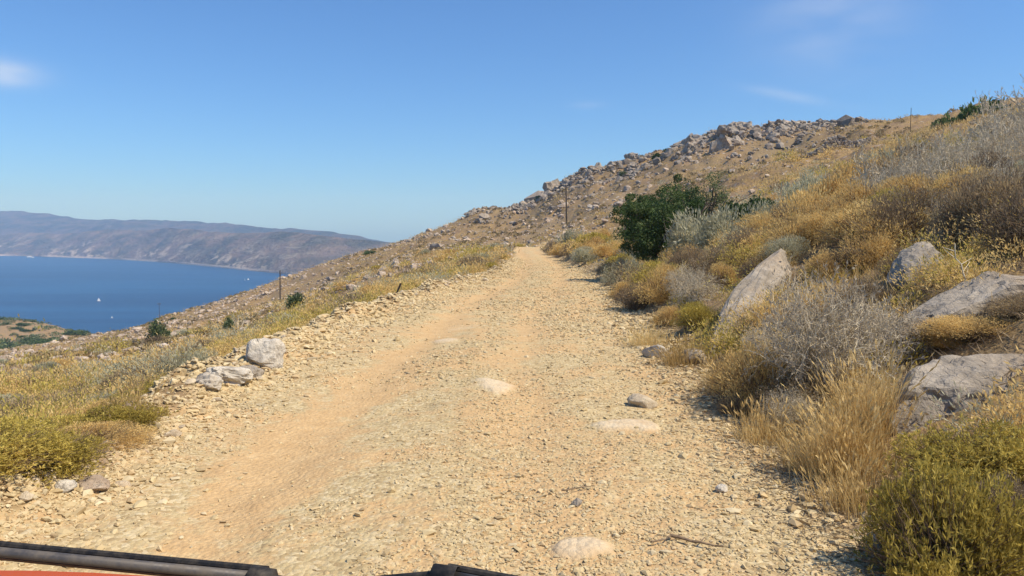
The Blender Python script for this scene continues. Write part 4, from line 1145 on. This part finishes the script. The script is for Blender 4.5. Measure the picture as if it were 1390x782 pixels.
def stick(px, py, L, rotz, label, seed, r=.011):
    g = np.random.default_rng(seed); x, y, _ = ground_at(px, py); G = Geo(); n = 7
    p = np.array([[(i / n - .5) * L, g.normal() * .02 * L, 0] for i in range(n + 1)])
    c, s = math.cos(rotz), math.sin(rotz); w = np.stack([p[:, 0] * c - p[:, 1] * s, p[:, 0] * s + p[:, 1] * c], 1)
    p[:, :2] = w; p[:, 2] = H(w[:, 0] + x, w[:, 1] + y) - hgt(x, y) + .03
    rr = np.linspace(r, r * .4, n + 1); G.tubes(p[:-1], p[1:], rr[:-1], rr[1:], 6); G.tubes(p[4:5], p[4:5] + np.array([[.12 * L, .10 * L, .02]]), r * .5, r * .2, 5)
    o = link('stick', G.build('stick', True), TW['brown']); o.location = (x, y, hgt(x, y)); tag(o, label, 'stick')
stick(945, 742, .32, -.55, 'dry brown stick lying on the gravel at bottom right of the road', 1)
stick(905, 738, .22, .4, 'thin pale twig lying on the gravel beside the dry brown stick', 2, .006)
stick(785, 668, .25, .3, 'thin twig lying across the middle of the gravel road', 3, .006)
# a dead pale branch standing over the flat slab
G = Geo(); g = np.random.default_rng(4); p = np.array([0., 0, 0]); dr = np.array([-.15, 0, 1.])
for k in range(7):
    q = p + unit(dr + g.normal(size=3) * .18) * .09; G.tubes([p], [q], .011 - k * .001, .010 - k * .001, 5)
    if k > 1: G.tubes([p], [p + unit(np.array([g.normal(), .2, .6])) * .16], .005, .002, 4)
    p = q
o = link('dead_branch', G.build('dead_branch', True), TW['grey']); x, y = (1312 - 695) / F_PX * 8.6, 8.6; o.location = (x, y, hgt(x, y)); tag(o, 'pale dead branch standing upright above the flat slab', 'branch')

# ------------------------------------------------------------------ boats
WHITE = NT('white_paint'); WHITE.bsdf((.8, .8, .79), .4, None, .4); WHITE = WHITE.m
SAIL = NT('sail_cloth'); SAIL.bsdf((.82, .82, .80), .8, None, .1); SAIL = SAIL.m
def sea_point(px, py):
    for d in np.linspace(400, 4500, 3000):
        p = unproject(px, py, d)
        if p[2] <= SEA_Z: return p[0], p[1]
    return p[0], p[1]
def hull_mesh(L, B, D):
    G = Geo(); ts = np.linspace(0, 1, 9); V = []
    for t in ts:
        b = B / 2 * math.sin(math.pi * min(1, .35 + .65 * (1 - t))) ** .8 if t < 1 else .02
        b = B / 2 * (1 - t ** 2.5) + .02
        sh = D * (1 + .3 * t)
        V += [(t * L - L / 2, -b, sh), (t * L - L / 2, -b * .6, 0), (t * L - L / 2, 0, -D * .5), (t * L - L / 2, b * .6, 0), (t * L - L / 2, b, sh)]
    F = [[i * 5 + j, i * 5 + j + 1, i * 5 + 5 + j + 1, i * 5 + 5 + j] for i in range(8) for j in range(4)] + [[i * 5, i * 5 + 5, i * 5 + 9, i * 5 + 4] for i in range(8)]
    G.add(V, np.array(F)); return G
def sailboat(px, py, L, rz, label, sail=True):
    x, y = sea_point(px, py); root = empty('sailing_boat', (x, y, SEA_Z + .1), rz)
    link('hull', hull_mesh(L, L * .32, L * .11).build('hull'), WHITE, root)
    c = Geo(); c.box((-.05 * L, 0, L * .15), (L * .35, L * .2, L * .07)); link('cabin', c.build('cabin'), WHITE, root)
    m = Geo(); m.tubes([(.08 * L, 0, L * .1)], [(.08 * L, 0, L * 1.15)], L * .012, L * .008, 6); link('mast', m.build('mast'), WHITE, root)
    if sail:
        s = Geo(); s.add([(.06 * L, .02 * L, L * .2), (-.40 * L, .10 * L, L * .22), (.07 * L, 0, L * 1.1), (.06 * L, .0 * L, L * .2), (-.40 * L, .08 * L, L * .22), (.07 * L, -.02, L * 1.1)], np.array([[0, 1, 2], [5, 4, 3]]))
        s.add([(.47 * L, 0, L * .16), (.1 * L, .07 * L, L * .2), (.09 * L, 0, L * .95)], np.array([[0, 1, 2]])); link('sail', s.build('sail'), SAIL, root)
    tag(root, label, 'boat', 'boats on the sea'); return root
sailboat(134, 409, 5.4, .5, 'nearest and largest white sailing boat in the middle of the sea')
sailboat(332, 381, 5, -.4, 'left of the two small white boats near the far coast', True)
sailboat(337, 380, 4.2, .8, 'right of the two small white boats near the far coast', True)
sailboat(152, 432, 3, .2, 'tiny white boat just below the largest sailing boat', True)
def ferry(px, py, L, label):
    x, y = sea_point(px, py); root = empty('motor_yacht', (x, y, SEA_Z + .2), .15)
    link('hull', hull_mesh(L, L * .25, L * .09).build('hull'), WHITE, root)
    c = Geo(); c.box((-.08 * L, 0, L * .14), (L * .6, L * .2, L * .09)); c.box((-.1 * L, 0, L * .215), (L * .35, L * .16, L * .06)); link('cabin', c.build('cabin'), WHITE, root)
    m = Geo(); m.tubes([(-.1 * L, 0, L * .24)], [(-.14 * L, 0, L * .36)], L * .01, L * .006, 6); link('mast', m.build('mast'), WHITE, root); tag(root, label, 'boat', 'boats on the sea')
ferry(41, 350, 34, 'white motor yacht by the far shore at the left')

# ------------------------------------------------------------------ the vehicle the photo is taken from: front panel and wipers
def vehicle():
    PAINT = NT('orange_red_paint'); PAINT.bsdf((.50, .085, .018), .6, None, .2); PAINT = PAINT.m
    RUB = NT('black_rubber'); gm = RUB.n('ShaderNodeNewGeometry'); dn = RUB.noise(70, 6, .7, gm.outputs['Position'])
    RUB.bsdf(RUB.mix(RUB.ramp(dn, (.42, 0.), (.75, .6)), (.018, .017, .017), (.15, .12, .085)), .7, None, .3); RUB = RUB.m
    MET = NT('dull_wiper_metal'); gm = MET.n('ShaderNodeNewGeometry'); dn = MET.noise(55, 6, .7, gm.outputs['Position'])
    MET.bsdf(MET.mix(MET.ramp(dn, (.4, 0.), (.7, .6)), (.075, .068, .065), (.20, .165, .125)), MET.ramp(dn, (.35, .4), (.65, .8)), None, .5, .2); MET = MET.m
    GL = NT('lamp_glass'); GL.bsdf((.6, .6, .58), .15, None, .5); GL = GL.m
    A, B = np.array(unproject(0, 770, .90)), np.array(unproject(112, 783, .871))
    u = (B - A); u[2] = 0; u = u / np.linalg.norm(u); nrm = np.array([-u[1], u[0], 0])     # along the windscreen foot, and forward
    if nrm[1] < 0: nrm = -nrm
    yaw = math.atan2(u[1], u[0]); top = A[2]
    top += .010; mid = A + u * .72 + nrm * .074; root = empty('truck', (mid[0], mid[1], 0), yaw)                     # local x: across, local y: forward
    W = 1.75
    # front panel: a rounded shell swept across the nose
    prof = [(-.02, .42), (.02, .42), (.03, .9), (.025, 1.2), (.012, 1.34), (-.012, 1.41), (-.05, top - .004), (-.09, top), (-.14, top), (-.14, top - .03), (-.08, top - .04)]
    xs = np.linspace(-W / 2, W / 2, 25); V, n = [], len(prof)
    for xx in xs:
        k = abs(xx) / (W / 2); dy = -.10 * k ** 4; dz = 0
        V += [(xx, py + dy, pz + dz) for py, pz in prof]
    F = [[i * n + j, (i + 1) * n + j, (i + 1) * n + (j + 1) % n, i * n + (j + 1) % n] for i in range(24) for j in range(n)]
    G = Geo(); G.add(V, np.array(F)); link('front_panel', G.build('front_panel', True), PAINT, root)
    G = Geo(); G.box((0, .02, .44), (W + .04, .14, .22)); link('bumper', G.build('bumper'), RUB, root)
    for s in (-1, 1):
        G = Geo(); G.tubes([(s * .62, .0, .78)], [(s * .62, .055, .78)], .11, .10, 20); link('headlight', G.build('headlight'), GL, root)
        G = Geo(); G.tubes([(s * .72 - .1, -.62, .34)], [(s * .72 + .1, -.62, .34)], .34, .34, 28); G.tubes([(s * .72 + .1, -.62, .34)], [(s * .72 - .1, -.62, .34)], .34, .34, 28)
        w = link('wheel', G.build('wheel'), RUB, root)
        G = Geo(); G.tubes([(s * .72 - .105, -.62, .34)], [(s * .72 + .105, -.62, .34)], .19, .19, 20); G.tubes([(s * .72 + .105, -.62, .34)], [(s * .72 - .105, -.62, .34)], .19, .19, 20); link('rim', G.build('rim'), MET, w)
    inv = Matrix.Translation((mid[0], mid[1], 0)) @ Matrix.Rotation(yaw, 4, 'Z'); inv = inv.inverted()
    def loc(px, py, d): return np.array(inv @ Vector(unproject(px, py, d)))
    def wiper(p0, p1, p2):
        a, b, c = loc(*p0), loc(*p1), loc(*p2)
        G = Geo(); G.tubes([a], [b], .0052, .0052, 10); ax = link('wiper', G.build('wiper', True), MET, root)
        off = np.array([0, .004, -.006]); G = Geo(); dd = unit(b - a)
        G.tubes([a + off], [b + off], .0052, .0052, 4); G.tubes([a + np.array([0, .010, .0035])], [b + np.array([0, .010, .0035])], .0038, .0038, 8); link('wiper_blade', G.build('wiper_blade'), RUB, ax)
        G = Geo(); G.tubes([b - dd * .012], [b + dd * .012], .0105, .0095, 8); G.tubes([b + dd * .004], [c], .0045, .0055, 8); link('wiper_arm', G.build('wiper_arm', True), RUB, ax)
    wiper((-190, 731, .80), (356, 784, .705), (470, 803, .69))
    wiper((900, 836, .62), (604, 781, .675), (500, 790, .70))
    tag(root, 'orange red truck whose front edge and dark wipers show along the bottom', 'truck')
vehicle()

# ------------------------------------------------------------------ labels for the repeats: what each one stands by
LAND = [(885, 290, 'the dark evergreen tree'), (528, 405, 'the leaning stake'), (360, 468, 'the squarish white boulder'), (1015, 410, 'the tilted slab'), (769, 290, 'the roadside hill pole'), (379, 395, 'the left utility pole'),
        (235, 495, 'the large silver shrub'), (1120, 460, 'the largest thorn bush'), (1310, 530, 'the cracked boulder'), (1250, 350, 'the pointed grey boulder'), (1142, 315, 'the pale bank rock'), (35, 567, 'the rust orange rock'),
        (715, 338, 'the far road end'), (1145, 205, 'the highest terrace wall'), (1080, 226, 'the lower terrace wall'), (1305, 150, 'the skyline shrubs'), (955, 310, 'the widest silvery shrub'), (501, 345, 'the round skyline shrub'), (216, 445, 'the upright olive shrub'), (320, 432, 'the bare grey bush'), (405, 405, 'the small green shrub'), (660, 283, 'the low crest outcrop'), (778, 243, 'the crest post'), (1000, 178, 'the top crest outcrop'), (912, 205, 'the green crest shrubs'), (950, 191, 'the steep crest shoulder'), (860, 224, 'the middle crest outcrop'), (820, 233, 'the crest dip'), (1110, 172, 'the flat hilltop rocks'), (720, 280, 'the crest notch'), (125, 688, 'the flat brown rock'), (60, 445, 'the headland edge'), (893, 478, 'the white roadside rock')]
ORD = 'first second third fourth fifth sixth seventh eighth ninth tenth eleventh twelfth thirteenth fourteenth fifteenth sixteenth seventeenth eighteenth nineteenth twentieth twenty-first twenty-second twenty-third twenty-fourth twenty-fifth twenty-sixth twenty-seventh twenty-eighth twenty-ninth thirtieth'.split()
NUM = 'zero one two three four five six seven eight nine ten eleven twelve thirteen fourteen fifteen sixteen seventeen eighteen nineteen twenty'.split() + ['many'] * 40
groups = {}
for o, one, many in AUTO:
    px, py = to_px(*o.location)
    lx, ly, nm = min(LAND, key=lambda q: (q[0] - px) ** 2 + 2.2 * (q[1] - py) ** 2)
    dx, dy = px - lx, py - ly
    if math.hypot(dx, dy) < 22: rel = 'right beside'
    elif abs(dx) > 1.3 * abs(dy): rel = 'left of' if dx < 0 else 'right of'
    else: rel = 'above' if dy < 0 else 'below'
    if rel in ('left of', 'right of') and abs(dx) > 90: rel = 'well ' + rel
    groups.setdefault((one, many, rel, nm), []).append((px, o))
for (one, many, rel, nm), L in groups.items():
    L.sort(key=lambda q: q[0])
    for i, (_, o) in enumerate(L):
        if len(L) == 1: o['label'] = f'{one} {rel} {nm}'
        elif len(L) == 2: o['label'] = f"{['left', 'right'][i]} one of two {many} {rel} {nm}"
        elif i < len(ORD): o['label'] = f'{ORD[i]} from left of {NUM[len(L)]} {many} {rel} {nm}'
        else: o['label'] = f'{one} {rel} {nm}'
print('things', len(AUTO))
